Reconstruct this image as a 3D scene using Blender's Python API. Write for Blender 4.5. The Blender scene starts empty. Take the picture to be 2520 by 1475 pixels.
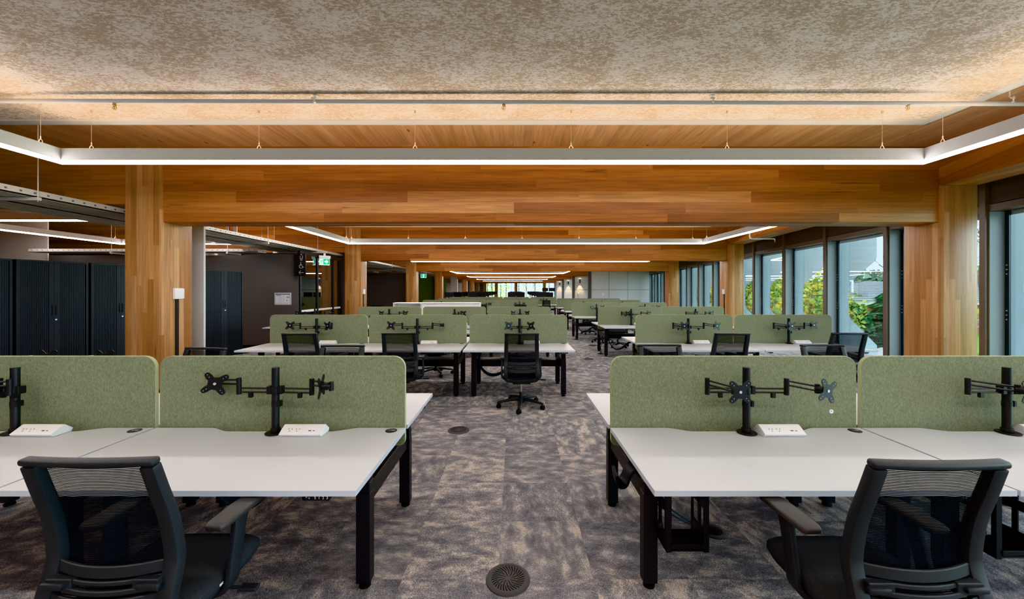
import bpy, bmesh, math, random
from mathutils import Vector, Matrix
random.seed(7)
C = bpy.context.scene.collection
PI = math.pi
R = math.radians
FPX, CX, HY, H = 943.0, 1265.0, 714.2, 1.616      # focal length (px of 2520), vanishing point, eye height

# ------------------------------------------------------------------ materials
def new_mat(name):
    m = bpy.data.materials.new(name); m.use_nodes = True
    nt = m.node_tree; nt.nodes.clear()
    out = nt.nodes.new('ShaderNodeOutputMaterial')
    return m, nt, out
class NT:
    """small helper to write node trees"""
    def __init__(s, nt): s.nt = nt
    def n(s, t, **kw):
        x = s.nt.nodes.new(t)
        for k, v in kw.items(): setattr(x, k, v)
        return x
    def l(s, a, b): s.nt.links.new(a, b)
    def _in(s, node, i, v):
        if hasattr(v, 'is_output'): s.l(v, node.inputs[i])
        else: node.inputs[i].default_value = v
    def m(s, op, a, b=None, c=None):
        x = s.n('ShaderNodeMath', operation=op)
        s._in(x, 0, a)
        if b is not None: s._in(x, 1, b)
        if c is not None: s._in(x, 2, c)
        return x.outputs[0]
    def vec(s, x, y, z):
        c = s.n('ShaderNodeCombineXYZ'); s._in(c, 0, x); s._in(c, 1, y); s._in(c, 2, z); return c.outputs[0]
    def noise(s, v, scale=1.0, detail=2.0, rough=0.5, dist=0.0):
        x = s.n('ShaderNodeTexNoise'); s.l(v, x.inputs['Vector'])
        x.inputs['Scale'].default_value = scale; x.inputs['Detail'].default_value = detail
        x.inputs['Roughness'].default_value = rough; x.inputs['Distortion'].default_value = dist
        return x.outputs['Fac']
    def white(s, v):
        x = s.n('ShaderNodeTexWhiteNoise', noise_dimensions='3D'); s.l(v, x.inputs['Vector']); return x.outputs['Value']
    def ramp(s, f, stops, interp='LINEAR'):
        x = s.n('ShaderNodeValToRGB'); x.color_ramp.interpolation = interp
        e = x.color_ramp.elements
        while len(e) < len(stops): e.new(0.5)
        for i, (p, c) in enumerate(stops):
            e[i].position = p; e[i].color = (*c, 1) if len(c) == 3 else c
        s.l(f, x.inputs[0]); return x.outputs[0]
    def mix(s, f, a, b, blend='MIX'):
        x = s.n('ShaderNodeMix', data_type='RGBA', blend_type=blend)
        s._in(x, 0, f)
        for i, v in ((6, a), (7, b)):
            if hasattr(v, 'is_output'): s.l(v, x.inputs[i])
            else: x.inputs[i].default_value = (*v, 1)
        return x.outputs[2]
def lin(r, g, b):
    f = lambda c: (c / 255 / 12.92) if c / 255 <= 0.04045 else ((c / 255 + 0.055) / 1.055) ** 2.4
    return (f(r), f(g), f(b))
def pbr(name, col, rough=0.5, metal=0.0, spec=0.4, emit=None, es=0.0):
    m, nt, out = new_mat(name)
    b = nt.nodes.new('ShaderNodeBsdfPrincipled')
    b.inputs['Base Color'].default_value = (*col, 1); b.inputs['Roughness'].default_value = rough
    b.inputs['Metallic'].default_value = metal; b.inputs['Specular IOR Level'].default_value = spec
    if emit: b.inputs['Emission Color'].default_value = (*emit, 1); b.inputs['Emission Strength'].default_value = es
    nt.links.new(b.outputs[0], out.inputs[0])
    return m
def tex_pbr(name, build, rough=0.5, spec=0.4):
    m, nt, out = new_mat(name); g = NT(nt)
    b = nt.nodes.new('ShaderNodeBsdfPrincipled')
    b.inputs['Roughness'].default_value = rough; b.inputs['Specular IOR Level'].default_value = spec
    pos = g.n('ShaderNodeNewGeometry').outputs['Position']
    r = build(g, pos, b)
    if r is not None: nt.links.new(r, b.inputs['Base Color'])
    nt.links.new(b.outputs[0], out.inputs[0])
    return m
def emission(name, col, st):
    m, nt, out = new_mat(name); e = nt.nodes.new('ShaderNodeEmission')
    e.inputs[0].default_value = (*col, 1); e.inputs[1].default_value = st
    nt.links.new(e.outputs[0], out.inputs[0]); return m

def wood(name, axis, tones, h=0.165, L=3.0, grain=1.0, rough=0.42, vein=0.6, knots=False):
    def build(g, pos, b):
        sx = g.n('ShaderNodeSeparateXYZ'); g.l(pos, sx.inputs[0]); x, y, z = sx.outputs
        if axis == 'x': u, v = x, g.m('ADD', z, y)
        elif axis == 'y': u, v = y, g.m('ADD', x, z)
        else: u, v = z, g.m('ADD', x, y)
        vr = g.m('DIVIDE', v, h); row = g.m('FLOOR', vr)
        rh = g.white(g.vec(row, 3.3, 1.7))
        up = g.m('ADD', g.m('DIVIDE', u, L), g.m('MULTIPLY', rh, 9.0)); cell = g.m('FLOOR', up)
        hh = g.white(g.vec(row, cell, 5.1))
        col = g.ramp(hh, [(0.0, tones[0]), (0.35, tones[1]), (0.7, tones[2]), (1.0, tones[3])])
        off = g.m('MULTIPLY', hh, 37.0)
        gn = g.noise(g.vec(g.m('MULTIPLY', u, 1.4), g.m('MULTIPLY', v, 34.0), off), 1.0, 4.0, 0.6, 0.4)
        gf = g.n('ShaderNodeMapRange'); g.l(gn, gf.inputs[0])
        gf.inputs[1].default_value = 0.3; gf.inputs[2].default_value = 0.7
        gf.inputs[3].default_value = 1.0 - 0.24 * grain; gf.inputs[4].default_value = 1.0 + 0.12 * grain
        col = g.mix(1.0, col, g.vec(gf.outputs[0], gf.outputs[0], gf.outputs[0]), 'MULTIPLY')
        big = g.noise(g.vec(g.m('MULTIPLY', u, 0.5), g.m('MULTIPLY', v, 3.0), off), 1.0, 2.0, 0.5, 1.2)
        bf = g.n('ShaderNodeMapRange'); g.l(big, bf.inputs[0]); bf.inputs[1].default_value = .3; bf.inputs[2].default_value = .7
        bf.inputs[3].default_value = 0.86; bf.inputs[4].default_value = 1.1
        col = g.mix(1.0, col, g.vec(bf.outputs[0], bf.outputs[0], bf.outputs[0]), 'MULTIPLY')
        vn = g.noise(g.vec(g.m('MULTIPLY', u, 1.1), g.m('MULTIPLY', v, 22.0), g.m('ADD', off, 11.0)), 1.0, 2.0, 0.5, 0.6)
        vf = g.ramp(vn, [(0.0, (0, 0, 0)), (0.70, (0, 0, 0)), (0.76, (1, 1, 1)), (1.0, (1, 1, 1))])
        col = g.mix(g.m('MULTIPLY', vf, vein), col, (tones[0][0] * .25, tones[0][1] * .2, tones[0][2] * .2))
        if knots:
            kn = g.n('ShaderNodeTexVoronoi'); g.l(g.vec(g.m('MULTIPLY', u, 1.6), g.m('MULTIPLY', v, 4.2), 0.0), kn.inputs['Vector'])
            kn.inputs['Scale'].default_value = 1.0
            kf = g.ramp(kn.outputs['Distance'], [(0.0, (1, 1, 1)), (0.05, (1, 1, 1)), (0.09, (0, 0, 0)), (1, (0, 0, 0))])
            col = g.mix(g.m('MULTIPLY', kf, 0.75), col, (.10, .045, .018))
        fr = g.m('FRACT', vr)
        jl = g.m('LESS_THAN', fr, 0.018)
        col = g.mix(g.m('MULTIPLY', jl, 0.35), col, (.06, .02, .008))
        return col
    return tex_pbr(name, build, rough, 0.35)

def felt(name, c0, c1, sc=70.0, spec=0.15):
    def build(g, pos, b):
        mp = g.n('ShaderNodeMapping'); g.l(pos, mp.inputs[0]); mp.inputs['Scale'].default_value = (1.0, 1.0, 0.55)
        mp.inputs['Rotation'].default_value = (0, 0.35, 0)
        a = g.noise(mp.outputs[0], sc, 5.0, 0.75, 0.8)
        return g.ramp(a, [(0.34, c0), (0.54, tuple((p + q) / 2 for p, q in zip(c0, c1))), (0.72, c1)])
    return tex_pbr(name, build, 0.95, spec)

def carpet():
    def build(g, pos, b):
        sx = g.n('ShaderNodeSeparateXYZ'); g.l(pos, sx.inputs[0]); x, y, z = sx.outputs
        T = 0.535
        tx = g.m('FLOOR', g.m('DIVIDE', g.m('ADD', x, 0.09), T)); ty = g.m('FLOOR', g.m('DIVIDE', y, T))
        h1 = g.white(g.vec(tx, ty, 0.5))
        off = g.m('MULTIPLY', h1, 60.0)
        st = g.m('GREATER_THAN', h1, 0.45)
        n1 = g.noise(g.vec(g.m('MULTIPLY', x, 6.0), g.m('MULTIPLY', y, 11.0), off), 1.0, 8.0, 0.66, 0.15)
        n2 = g.noise(g.vec(g.m('MULTIPLY', x, 11.0), g.m('MULTIPLY', y, 6.0), off), 1.0, 8.0, 0.66, 0.15)
        nn = g.m('ADD', g.m('MULTIPLY', n1, st), g.m('MULTIPLY', n2, g.m('SUBTRACT', 1.0, st)))
        tb = g.m('MULTIPLY', g.m('SUBTRACT', g.white(g.vec(tx, ty, 9.5)), 0.5), 0.09)
        nn = g.m('ADD', nn, tb)
        yarn = g.noise(g.vec(g.m('MULTIPLY', x, 330.0), g.m('MULTIPLY', y, 130.0), off), 1.0, 2.0, 0.6)
        nn2 = g.m('ADD', nn, g.m('MULTIPLY', g.m('SUBTRACT', yarn, 0.5), 0.42))
        col = g.ramp(nn2, [(0.34, lin(105, 105, 112)), (0.50, lin(134, 133, 138)), (0.57, lin(157, 153, 152)), (0.64, lin(192, 181, 172))])
        sp = g.n('ShaderNodeMapRange'); g.l(yarn, sp.inputs[0]); sp.inputs[1].default_value = .3; sp.inputs[2].default_value = .7
        sp.inputs[3].default_value = 0.62; sp.inputs[4].default_value = 1.3
        col = g.mix(1.0, col, g.vec(sp.outputs[0], sp.outputs[0], sp.outputs[0]), 'MULTIPLY')
        return col
    return tex_pbr('carpet_tiles', build, 0.95, 0.1)

def acoustic():
    def build(g, pos, b):
        mp = g.n('ShaderNodeMapping'); g.l(pos, mp.inputs[0])
        mp.inputs['Rotation'].default_value = (0, 0, R(-32)); mp.inputs['Scale'].default_value = (27.0, 58.0, 1.0)
        a = g.noise(mp.outputs[0], 1.0, 7.0, 0.68, 0.9)
        mp2 = g.n('ShaderNodeMapping'); g.l(pos, mp2.inputs[0]); mp2.inputs['Scale'].default_value = (2.2, 3.0, 1.0)
        c = g.noise(mp2.outputs[0], 1.0, 3.0, 0.6, 0.6)
        f = g.m('ADD', a, g.m('MULTIPLY', g.m('SUBTRACT', c, 0.5), 0.35))
        return g.ramp(f, [(0.46, (.385, .315, .25)), (0.53, (.565, .52, .49)), (0.7, (.63, .59, .56))])
    return tex_pbr('acoustic_panel', build, 0.95, 0.1)

def mesh_fabric():
    m, nt, out = new_mat('chair_mesh'); g = NT(nt)
    tc = g.n('ShaderNodeTexCoord').outputs['Object']
    sx = g.n('ShaderNodeSeparateXYZ'); g.l(tc, sx.inputs[0])
    s = g.m('SINE', g.m('MULTIPLY', sx.outputs[2], 2 * PI / 0.0062))
    f = g.n('ShaderNodeMapRange'); g.l(s, f.inputs[0]); f.inputs[1].default_value = -0.45; f.inputs[2].default_value = 0.25
    f.inputs[3].default_value = 0.5; f.inputs[4].default_value = 1.0
    d = g.n('ShaderNodeBsdfDiffuse'); d.inputs[0].default_value = (.018, .02, .024, 1)
    t = g.n('ShaderNodeBsdfTransparent')
    mx = g.n('ShaderNodeMixShader'); g.l(f.outputs[0], mx.inputs[0]); g.l(t.outputs[0], mx.inputs[1]); g.l(d.outputs[0], mx.inputs[2])
    g.l(mx.outputs[0], out.inputs[0]); return m
def glass(name, tint=(.93, .97, .97), refl=1.0, base=0.03):
    m, nt, out = new_mat(name); g = NT(nt)
    fr = g.n('ShaderNodeFresnel'); fr.inputs[0].default_value = 1.5
    f = g.m('MINIMUM', g.m('ADD', g.m('MULTIPLY', fr.outputs[0], refl), base), 1.0)
    t = g.n('ShaderNodeBsdfTransparent'); t.inputs[0].default_value = (*tint, 1)
    gl = g.n('ShaderNodeBsdfGlossy'); gl.inputs['Roughness'].default_value = 0.0
    mx = g.n('ShaderNodeMixShader'); g.l(f, mx.inputs[0]); g.l(t.outputs[0], mx.inputs[1]); g.l(gl.outputs[0], mx.inputs[2])
    g.l(mx.outputs[0], out.inputs[0]); return m
def leafy(name, stops, sc=1.4, transl=0.35):
    m, nt, out = new_mat(name); g = NT(nt)
    oi = g.n('ShaderNodeNewGeometry')
    w = oi.outputs['Random Per Island']
    col = g.ramp(w, stops)
    d = g.n('ShaderNodeBsdfDiffuse'); g.l(col, d.inputs[0])
    t = g.n('ShaderNodeBsdfTranslucent'); g.l(col, t.inputs[0])
    mx = g.n('ShaderNodeMixShader'); mx.inputs[0].default_value = transl
    g.l(d.outputs[0], mx.inputs[1]); g.l(t.outputs[0], mx.inputs[2]); g.l(mx.outputs[0], out.inputs[0]); return m

BT = [(.27, .085, .020), (.37, .130, .034), (.45, .175, .050), (.56, .255, .088)]
M = dict(
 beam=wood('beam_timber', 'x', BT, 0.165, 2.6, 1.35, .42, .8),
 beam_y=wood('beam_timber_long', 'y', BT, 0.165, 3.2, 1.0),
 col=wood('column_timber', 'z', [(.40, .19, .075), (.48, .245, .105), (.54, .29, .135), (.60, .36, .19)], 0.085, 1.9, 1.0),
 ceil=wood('ceiling_timber', 'y', [(.58, .33, .175), (.62, .36, .20), (.65, .385, .215), (.68, .41, .235)], 0.14, 4.0, 0.9, 0.6, 0.5, True),
 carpet=carpet(), panel=acoustic(),
 felt=felt('screen_felt', lin(110, 116, 93), lin(148, 156, 132), 120.0),
 felt_edge=pbr('felt_edge', lin(168, 172, 138), 0.9, 0, .1),
 desk=pbr('white_laminate', (.575, .585, .605), 0.38, 0, .45),
 desk_edge=pbr('laminate_edge', (.50, .55, .62), 0.4, 0, .4),
 black=pbr('black_powder_coat', (.018, .019, .022), 0.38, 0, .45),
 frame_grey=pbr('charcoal_steel', (.030, .028, .028), 0.45, 0, .45),
 plastic=pbr('charcoal_plastic', (.030, .034, .039), 0.48, 0, .45),
 arm_pl=pbr('armrest_plastic', (.055, .052, .053), 0.5, 0, .45),
 seatf=felt('seat_fabric', (.028, .030, .034), (.085, .092, .10), 420.0, .1),
 chairmesh=mesh_fabric(),
 chrome=pbr('chrome', (.7, .7, .72), 0.15, 1.0),
 steel=pbr('galvanised_steel', (.60, .57, .55), 0.5, 0.1),
 screw=pbr('bright_screw', (.62, .64, .66), 0.35, 0.6),
 white=pbr('white_plastic', (.80, .80, .81), 0.4),
 lamp=pbr('lamp_housing', (.46, .46, .46), 0.5),
 lens=emission('lamp_lens', (1.0, .985, .975), 24.0),
 up=emission('lamp_uplight', (1.0, .74, .50), 26.0),
 warm=emission('sconce_glow', (1.0, .75, .42), 14.0),
 wire=pbr('wire', (.62, .52, .42), 0.4, 0.5),
 brass=pbr('brass', (.45, .30, .13), 0.35, 0.8),
 pipe=pbr('pipe_grey', (.40, .40, .42), 0.45),
 bronze=pbr('bronze_aluminium', (.145, .105, .08), 0.4, 0.0, .5),
 bronze_dk=pbr('bronze_panel', (.075, .058, .048), 0.45, 0, .4),
 jamb=pbr('grey_jamb', (.30, .35, .37), 0.5),
 slit=pbr('dark_gasket', (.02, .03, .038), 0.35),
 fin=pbr('fin_grey', (.33, .38, .41), 0.55),
 fin_edge=pbr('fin_edge', (.30, .19, .13), 0.5),
 glass=glass('window_glass', (.93, .985, .985), 0.75, 0.015), glass_in=glass('partition_glass', (.35, .38, .36), 2.0, 0.16),
 wall_dk=pbr('dark_wall', (.125, .115, .112), 0.85, 0, .2),
 wall_bk=pbr('black_wall', (.010, .010, .011), 0.8, 0, .2),
 wall_gr=pbr('grey_wall', (.42, .40, .385), 0.8, 0, .2),
 wall_lt=pbr('pale_wall', (.64, .65, .65), 0.8, 0, .2),
 wall_green=pbr('green_wall', (.07, .125, .022), 0.8, 0, .2),
 nib=pbr('nib_grey', (.13, .125, .125), 0.7),
 joint=pbr('panel_joint', (.12, .12, .12), 0.8),
 cab=pbr('cabinet_steel', (.030, .032, .038), 0.42, 0, .4),
 cab_dk=pbr('cabinet_gap', (.004, .004, .005), 0.6),
 green_e=pbr('exit_green', (.0, .19, .085), 0.5, 0, .3, (.0, .30, .14), 0.9),
 white_e=pbr('exit_white', (.8, .85, .85), 0.5, 0, .3, (.85, .95, 1.0), 0.9),
 paper=pbr('paper', (.62, .63, .70), 0.5), ink=pbr('ink_grey', (.16, .16, .20), 0.6), red=pbr('ink_red', (.45, .03, .02), 0.6),
 signblk=pbr('sign_black', (.016, .016, .018), 0.5), signwht=pbr('sign_icon', (.42, .42, .43), 0.6),
 vent=pbr('vent_grey', (.062, .062, .066), 0.5), hole=pbr('vent_slot', (.002, .002, .002), 0.9),
 monitor=pbr('monitor_black', (.016, .018, .022), 0.35),
 rubber=pbr('rubber', (.01, .01, .011), 0.7), disc=pbr('disc_grey', (.045, .048, .05), 0.4), glyph=pbr('glyph', (.75, .78, .82), 0.5),
 cable=pbr('cable', (.015, .02, .026), 0.5), redcable=pbr('red_cable', (.30, .01, .01), 0.5),
 lawn=felt('lawn_grass', (.07, .15, .02), (.20, .36, .06), 3.0), path=pbr('path', (.35, .34, .34), 0.9),
 brick=pbr('brick', (.36, .15, .10), 0.9), fascia=pbr('fascia', (.72, .70, .70), 0.7), roof=pbr('roof_tile', (.20, .20, .21), 0.8),
 bark=pbr('bark', (.16, .13, .11), 0.9), fence=pbr('fence_green', (.02, .07, .05), 0.6), pane=pbr('house_pane', (.35, .42, .45), 0.2),
 plane=leafy('plane_leaves', [(0.0, (.09, .15, .04)), (.35, (.20, .29, .07)), (.6, (.40, .44, .12)), (.85, (.58, .48, .08)), (1.0, (.60, .26, .05))]),
 twig=leafy('bare_twigs', [(0.0, (.20, .18, .15)), (.6, (.35, .32, .26)), (1.0, (.5, .42, .2))]),
 conif=leafy('conifer_needles', [(0.0, (.012, .045, .02)), (.6, (.035, .11, .045)), (1.0, (.09, .21, .08))], transl=.1),
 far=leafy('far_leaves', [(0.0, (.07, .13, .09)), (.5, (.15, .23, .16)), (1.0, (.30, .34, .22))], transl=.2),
)

# ------------------------------------------------------------------ mesh builder
class MB:
    def __init__(s): s.v = []; s.f = []; s.mi = []; s.cur = 0
    def mat(s, i): s.cur = i; return s
    def add(s, vs, fs):
        b = len(s.v); s.v += [tuple(p) for p in vs]
        for f in fs: s.f.append([b + i for i in f]); s.mi.append(s.cur)
        return s
    def box(s, lo, hi, M_=None):
        x0, y0, z0 = lo; x1, y1, z1 = hi
        vs = [Vector(p) for p in ((x0,y0,z0),(x1,y0,z0),(x1,y1,z0),(x0,y1,z0),(x0,y0,z1),(x1,y0,z1),(x1,y1,z1),(x0,y1,z1))]
        if M_ is not None: vs = [M_ @ p for p in vs]
        return s.add(vs, [(0,3,2,1),(4,5,6,7),(0,1,5,4),(1,2,6,5),(2,3,7,6),(3,0,4,7)])
    def cyl(s, a, b, r, n=12, r2=None):
        a, b = Vector(a), Vector(b); r2 = r if r2 is None else r2
        t = (b - a).normalized(); u = t.orthogonal().normalized(); w = t.cross(u)
        vs = []
        for p, rr in ((a, r), (b, r2)):
            for k in range(n):
                an = 2 * PI * k / n; vs.append(p + (u * math.cos(an) + w * math.sin(an)) * rr)
        fs = [(k, (k + 1) % n, n + (k + 1) % n, n + k) for k in range(n)] + [tuple(range(n - 1, -1, -1)), tuple(range(n, 2 * n))]
        return s.add(vs, fs)
    def prism(s, poly, f, a, b):
        """poly of (p,q); f(p,q,t)->xyz extruded from t=a to t=b"""
        n = len(poly)
        vs = [f(p, q, a) for p, q in poly] + [f(p, q, b) for p, q in poly]
        fs = [(k, (k + 1) % n, n + (k + 1) % n, n + k) for k in range(n)] + [tuple(range(n - 1, -1, -1)), tuple(range(n, 2 * n))]
        return s.add(vs, fs)
    def sweep(s, path, side, hw, hd):
        """rectangular section: side = constant side vector; hw/hd floats or lists"""
        path = [Vector(p) for p in path]; n = len(path); vs = []
        for i, p in enumerate(path):
            t = (path[min(i + 1, n - 1)] - path[max(i - 1, 0)]).normalized()
            sd = Vector(side); sd = (sd - t * sd.dot(t)).normalized(); nn = t.cross(sd)
            w = hw[i] if isinstance(hw, (list, tuple)) else hw; d = hd[i] if isinstance(hd, (list, tuple)) else hd
            vs += [p + sd * w + nn * d, p - sd * w + nn * d, p - sd * w - nn * d, p + sd * w - nn * d]
        fs = []
        for i in range(n - 1):
            for k in range(4):
                fs.append((4 * i + k, 4 * i + (k + 1) % 4, 4 * i + 4 + (k + 1) % 4, 4 * i + 4 + k))
        fs += [(3, 2, 1, 0), tuple(4 * (n - 1) + k for k in range(4))]
        return s.add(vs, fs)
    def tube(s, path, r, n=8):
        path = [Vector(p) for p in path]; m = len(path); vs = []
        t0 = (path[1] - path[0]).normalized(); u = t0.orthogonal().normalized()
        for i, p in enumerate(path):
            t = (path[min(i + 1, m - 1)] - path[max(i - 1, 0)]).normalized()
            u = (u - t * u.dot(t)).normalized(); w = t.cross(u)
            for k in range(n):
                an = 2 * PI * k / n; vs.append(p + (u * math.cos(an) + w * math.sin(an)) * r)
        fs = []
        for i in range(m - 1):
            for k in range(n): fs.append((n*i+k, n*i+(k+1) % n, n*i+n+(k+1) % n, n*i+n+k))
        fs += [tuple(range(n - 1, -1, -1)), tuple(n * (m - 1) + k for k in range(n))]
        return s.add(vs, fs)
    def lathe(s, prof, c, n=24):
        c = Vector(c); m = len(prof)
        vs = [c + Vector((r * math.cos(2*PI*k/n), r * math.sin(2*PI*k/n), z)) for r, z in prof for k in range(n)]
        fs = [(n*i+k, n*i+(k+1) % n, n*i+n+(k+1) % n, n*i+n+k) for i in range(m - 1) for k in range(n)]
        fs += [tuple(range(n - 1, -1, -1)), tuple(n * (m - 1) + k for k in range(n))]
        return s.add(vs, fs)
    def mesh(s, name, mats, bevel=0.0, seg=2, smooth=35):
        me = bpy.data.meshes.new(name); me.from_pydata(s.v, [], s.f)
        mats = mats if isinstance(mats, (list, tuple)) else [mats]
        for m in mats: me.materials.append(m)
        me.polygons.foreach_set('material_index', s.mi)
        bm = bmesh.new(); bm.from_mesh(me)
        bmesh.ops.recalc_face_normals(bm, faces=bm.faces)
        if bevel > 0:
            ed = [e for e in bm.edges if len(e.link_faces) == 2 and e.calc_face_angle(0) > 0.6]
            bmesh.ops.bevel(bm, geom=ed, offset=bevel, segments=seg, profile=0.5, affect='EDGES', clamp_overlap=True)
        bm.to_mesh(me); bm.free()
        if smooth:
            me.polygons.foreach_set('use_smooth', [True] * len(me.polygons)); me.set_sharp_from_angle(angle=R(smooth))
        me.update(); return me
def link(name, me, parent=None, loc=None, rz=None):
    o = bpy.data.objects.new(name, me); C.objects.link(o)
    if parent is not None: o.parent = parent
    if loc is not None: o.location = loc
    if rz is not None: o.rotation_euler = (0, 0, rz)
    return o
def tag(o, label=None, cat=None, group=None, kind=None):
    if label: o['label'] = label
    if cat: o['category'] = cat
    if group: o['group'] = group
    if kind: o['kind'] = kind
    return o
def thing(name, label, cat, loc=(0, 0, 0), rz=0.0, group=None):
    o = link(name, None, None, loc, rz); o.empty_display_size = 0.1
    return tag(o, label, cat, group)
def dup(root, loc, rz, label, group=None):
    r = root.copy(); C.objects.link(r); r.location = loc; r.rotation_euler = (0, 0, rz); r['label'] = label
    if group: r['group'] = group
    for ch in list(root.children):
        c = ch.copy(); C.objects.link(c); c.parent = r
        for g2 in list(ch.children):
            d = g2.copy(); C.objects.link(d); d.parent = c
    return r
def struct(name, me, parent=None, label=None):
    o = link(name, me, parent)
    if parent is None: o['kind'] = 'structure'
    if label: o['label'] = label
    return o
def boxm(name, lo, hi, mat, bevel=0.0): return MB().box(lo, hi).mesh(name, mat, bevel)
def smoothpts(pts, n=4):
    out = []; P = [Vector(p) for p in pts]
    for i in range(len(P) - 1):
        p0, p1, p2, p3 = P[max(i-1, 0)], P[i], P[i+1], P[min(i+2, len(P)-1)]
        for k in range(n):
            t = k / n
            out.append(0.5 * ((2*p1) + (p2-p0)*t + (2*p0-5*p1+4*p2-p3)*t*t + (3*p1-p0-3*p2+p3)*t**3))
    out.append(P[-1]); return out
def text_mesh(s, size, mat, extrude=0.0004):
    cu = bpy.data.curves.new('writing', 'FONT'); cu.body = s; cu.size = size; cu.extrude = extrude
    cu.align_x = 'CENTER'; cu.align_y = 'CENTER'; cu.resolution_u = 3
    o = bpy.data.objects.new('writing', cu); C.objects.link(o)
    bpy.context.view_layer.update()
    me = bpy.data.meshes.new_from_object(o.evaluated_get(bpy.context.evaluated_depsgraph_get()))
    me.materials.clear(); me.materials.append(mat)
    bpy.data.objects.remove(o); bpy.data.curves.remove(cu); return me

# ------------------------------------------------------------------ setting
BAY, B0 = 7.5, 5.77                         # beam spacing and first beam
ZC = 3.79                                   # timber ceiling
FS = 0.1305                                 # slope of the window wall
FX = lambda y: 6.8 + FS * y
YE = 61.5
FOOT = [(-19, -9.2), (FX(-9.2) + .22, -9.2), (FX(YE + 1) + .22, YE + 1), (-19, YE + 1)]
struct('floor', MB().prism(FOOT, lambda p, q, t: (p, q, t), -.3, 0).mesh('floor', M['carpet'], 0, 2, 0))
struct('ceiling', MB().prism(FOOT, lambda p, q, t: (p, q, t), ZC, ZC + .3).mesh('ceiling', M['ceil'], 0, 2, 0), label='timber plank ceiling')
def colx(n): return (-5.86 , -5.31), (6.43 + FS * BAY * n, 6.98 + FS * BAY * n)
NB = 8
for n in range(NB):
    y = B0 + BAY * n
    (a0, a1), (b0, b1) = colx(n)
    if n == 4: struct('column', boxm('column', (a0 - .05, y - .05, 0), (a1 + .0, y + .55, ZC), M['wall_gr']), label='pale clad column')
    else: struct('column', boxm('column', (a0, y, 0), (a1, y + .55, ZC), M['col'], .004), label='timber column by the cabinets side')
    if n < 3: struct('column', boxm('column', (b0, y, 0), (b1, y + .55, 3.195 if n < 3 else ZC), M['col'], .004), label='timber column by the windows')
    xr = b0 if n < 3 else (5.4 if n < 6 else 9.0)
    struct('beam', boxm('beam', (a1, y + .03, 2.646), (xr, y + .44, ZC), M['beam'], .004), label='deep laminated timber beam')
    struct('beam', boxm('beam', (-18.6, y + .03, 2.92), (a0, y + .44, ZC), M['beam'], .004), label='laminated timber beam over the storage side')
# beams that run along the window wall
for n in range(-1, 3):
    mb = MB(); y0 = B0 + BAY * n + (.55 if n >= 0 else 0) - (0 if n >= 0 else 0); y1 = B0 + BAY * (n + 1)
    y0 = B0 + BAY * n
    xl = lambda y: 6.43 + FS * (y - B0)
    mb.prism([(xl(y0), y0), (xl(y0) + .55, y0), (xl(y1) + .55, y1), (xl(y1), y1)], lambda p, q, t: (p, q, t), 3.197, ZC)
    struct('beam', mb.mesh('beam', M['beam_y']), label='timber beam along the window wall')
struct('wall_back', boxm('wall_back', (-19, -9.2, 0), (8, -9, ZC), M['wall_gr']))
struct('wall_left', boxm('wall_left', (-18.8, -9, 0), (-18.6, YE, ZC), M['wall_dk']))
# pale pillar behind the first column
struct('wall_pillar', boxm('wall_pillar', (-6.0, 6.6, 0), (-5.345, 6.64, 2.9), M['wall_lt']), label='pale grey wall end')
# dark wall with the evacuation plan, glazed room behind it
struct('wall_dark', boxm('wall_dark', (-14.5, 10.65, 0), (-6.0, 10.8, 2.58), M['wall_dk']))
struct('trim_1', boxm('trim_1', (-14.5, 10.63, 0), (-6.0, 10.65, .09), M['wall_bk']))
struct('wall_room_back', boxm('wall_room_back', (-9.6, 10.8, 0), (-9.5, 13.2, 2.9), M['wall_dk']))
struct('wall_room_end', boxm('wall_room_end', (-9.6, 13.62, 0), (-5.95, 13.72, 2.9), M['wall_dk']))
gp = struct('window_partition', None, label='glazed meeting room partition')
link('glazing', boxm('glazing', (-6.0, 10.8, 0.05), (-5.99, 13.22, 2.62), M['glass_in']), gp)
for yy in (10.68, 11.62, 12.62, 13.2):
    link('frame_post', boxm('post', (-6.03, yy, 0), (-5.96, yy + .07, 2.64), M['black']), gp)
link('frame_head', boxm('head', (-6.03, 10.68, 2.62), (-5.96, 13.27, 2.72), M['black']), gp)
link('pale_band', boxm('band', (-5.989, 10.8, .99), (-5.985, 13.2, 1.05), M['wall_lt']), gp)  # thin opaque pale strip along the partition glass
struct('wall_dark_far', boxm('wall_dark_far', (-14.5, 21.5, 0), (-5.9, 21.65, 2.55), M['wall_dk']))
struct('wall_green', boxm('wall_green', (-9.0, 28.9, 0), (-6.03, 29.05, 2.58), M['wall_green']))
struct('wall_black', boxm('wall_black', (-6.03, 28.95, 0), (-5.55, 29.1, 2.5), M['wall_bk']))
struct('wall_green_far', boxm('wall_green_far', (-9, 35.2, 0), (-6.25, 35.3, 2.6), M['wall_green']))
struct('wall_pale_far', boxm('wall_pale_far', (-12, 50, 0), (-6.3, 50.1, 2.6), M['wall_lt']))
# slanted pale bulkhead wall above the tall cabinets
cd = Vector((.33, .944, 0)).normalized(); cn = Vector((cd.y, -cd.x, 0))     # cabinet run direction, outward normal
P0 = Vector((-7.83, 5.84, 0))
def slab(p, d, nrm, l0, l1, t0, t1, z0, z1):
    Mx = Matrix(((d.x, nrm.x, 0, p.x), (d.y, nrm.y, 0, p.y), (0, 0, 1, 0), (0, 0, 0, 1)))
    return MB().box((l0, t0, z0), (l1, t1, z1), Mx)
struct('wall_bulkhead', boxm('wall_bulkhead', (-18.6, 10.6, 0), (-12.9, 10.625, ZC), M['wall_gr']))
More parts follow.
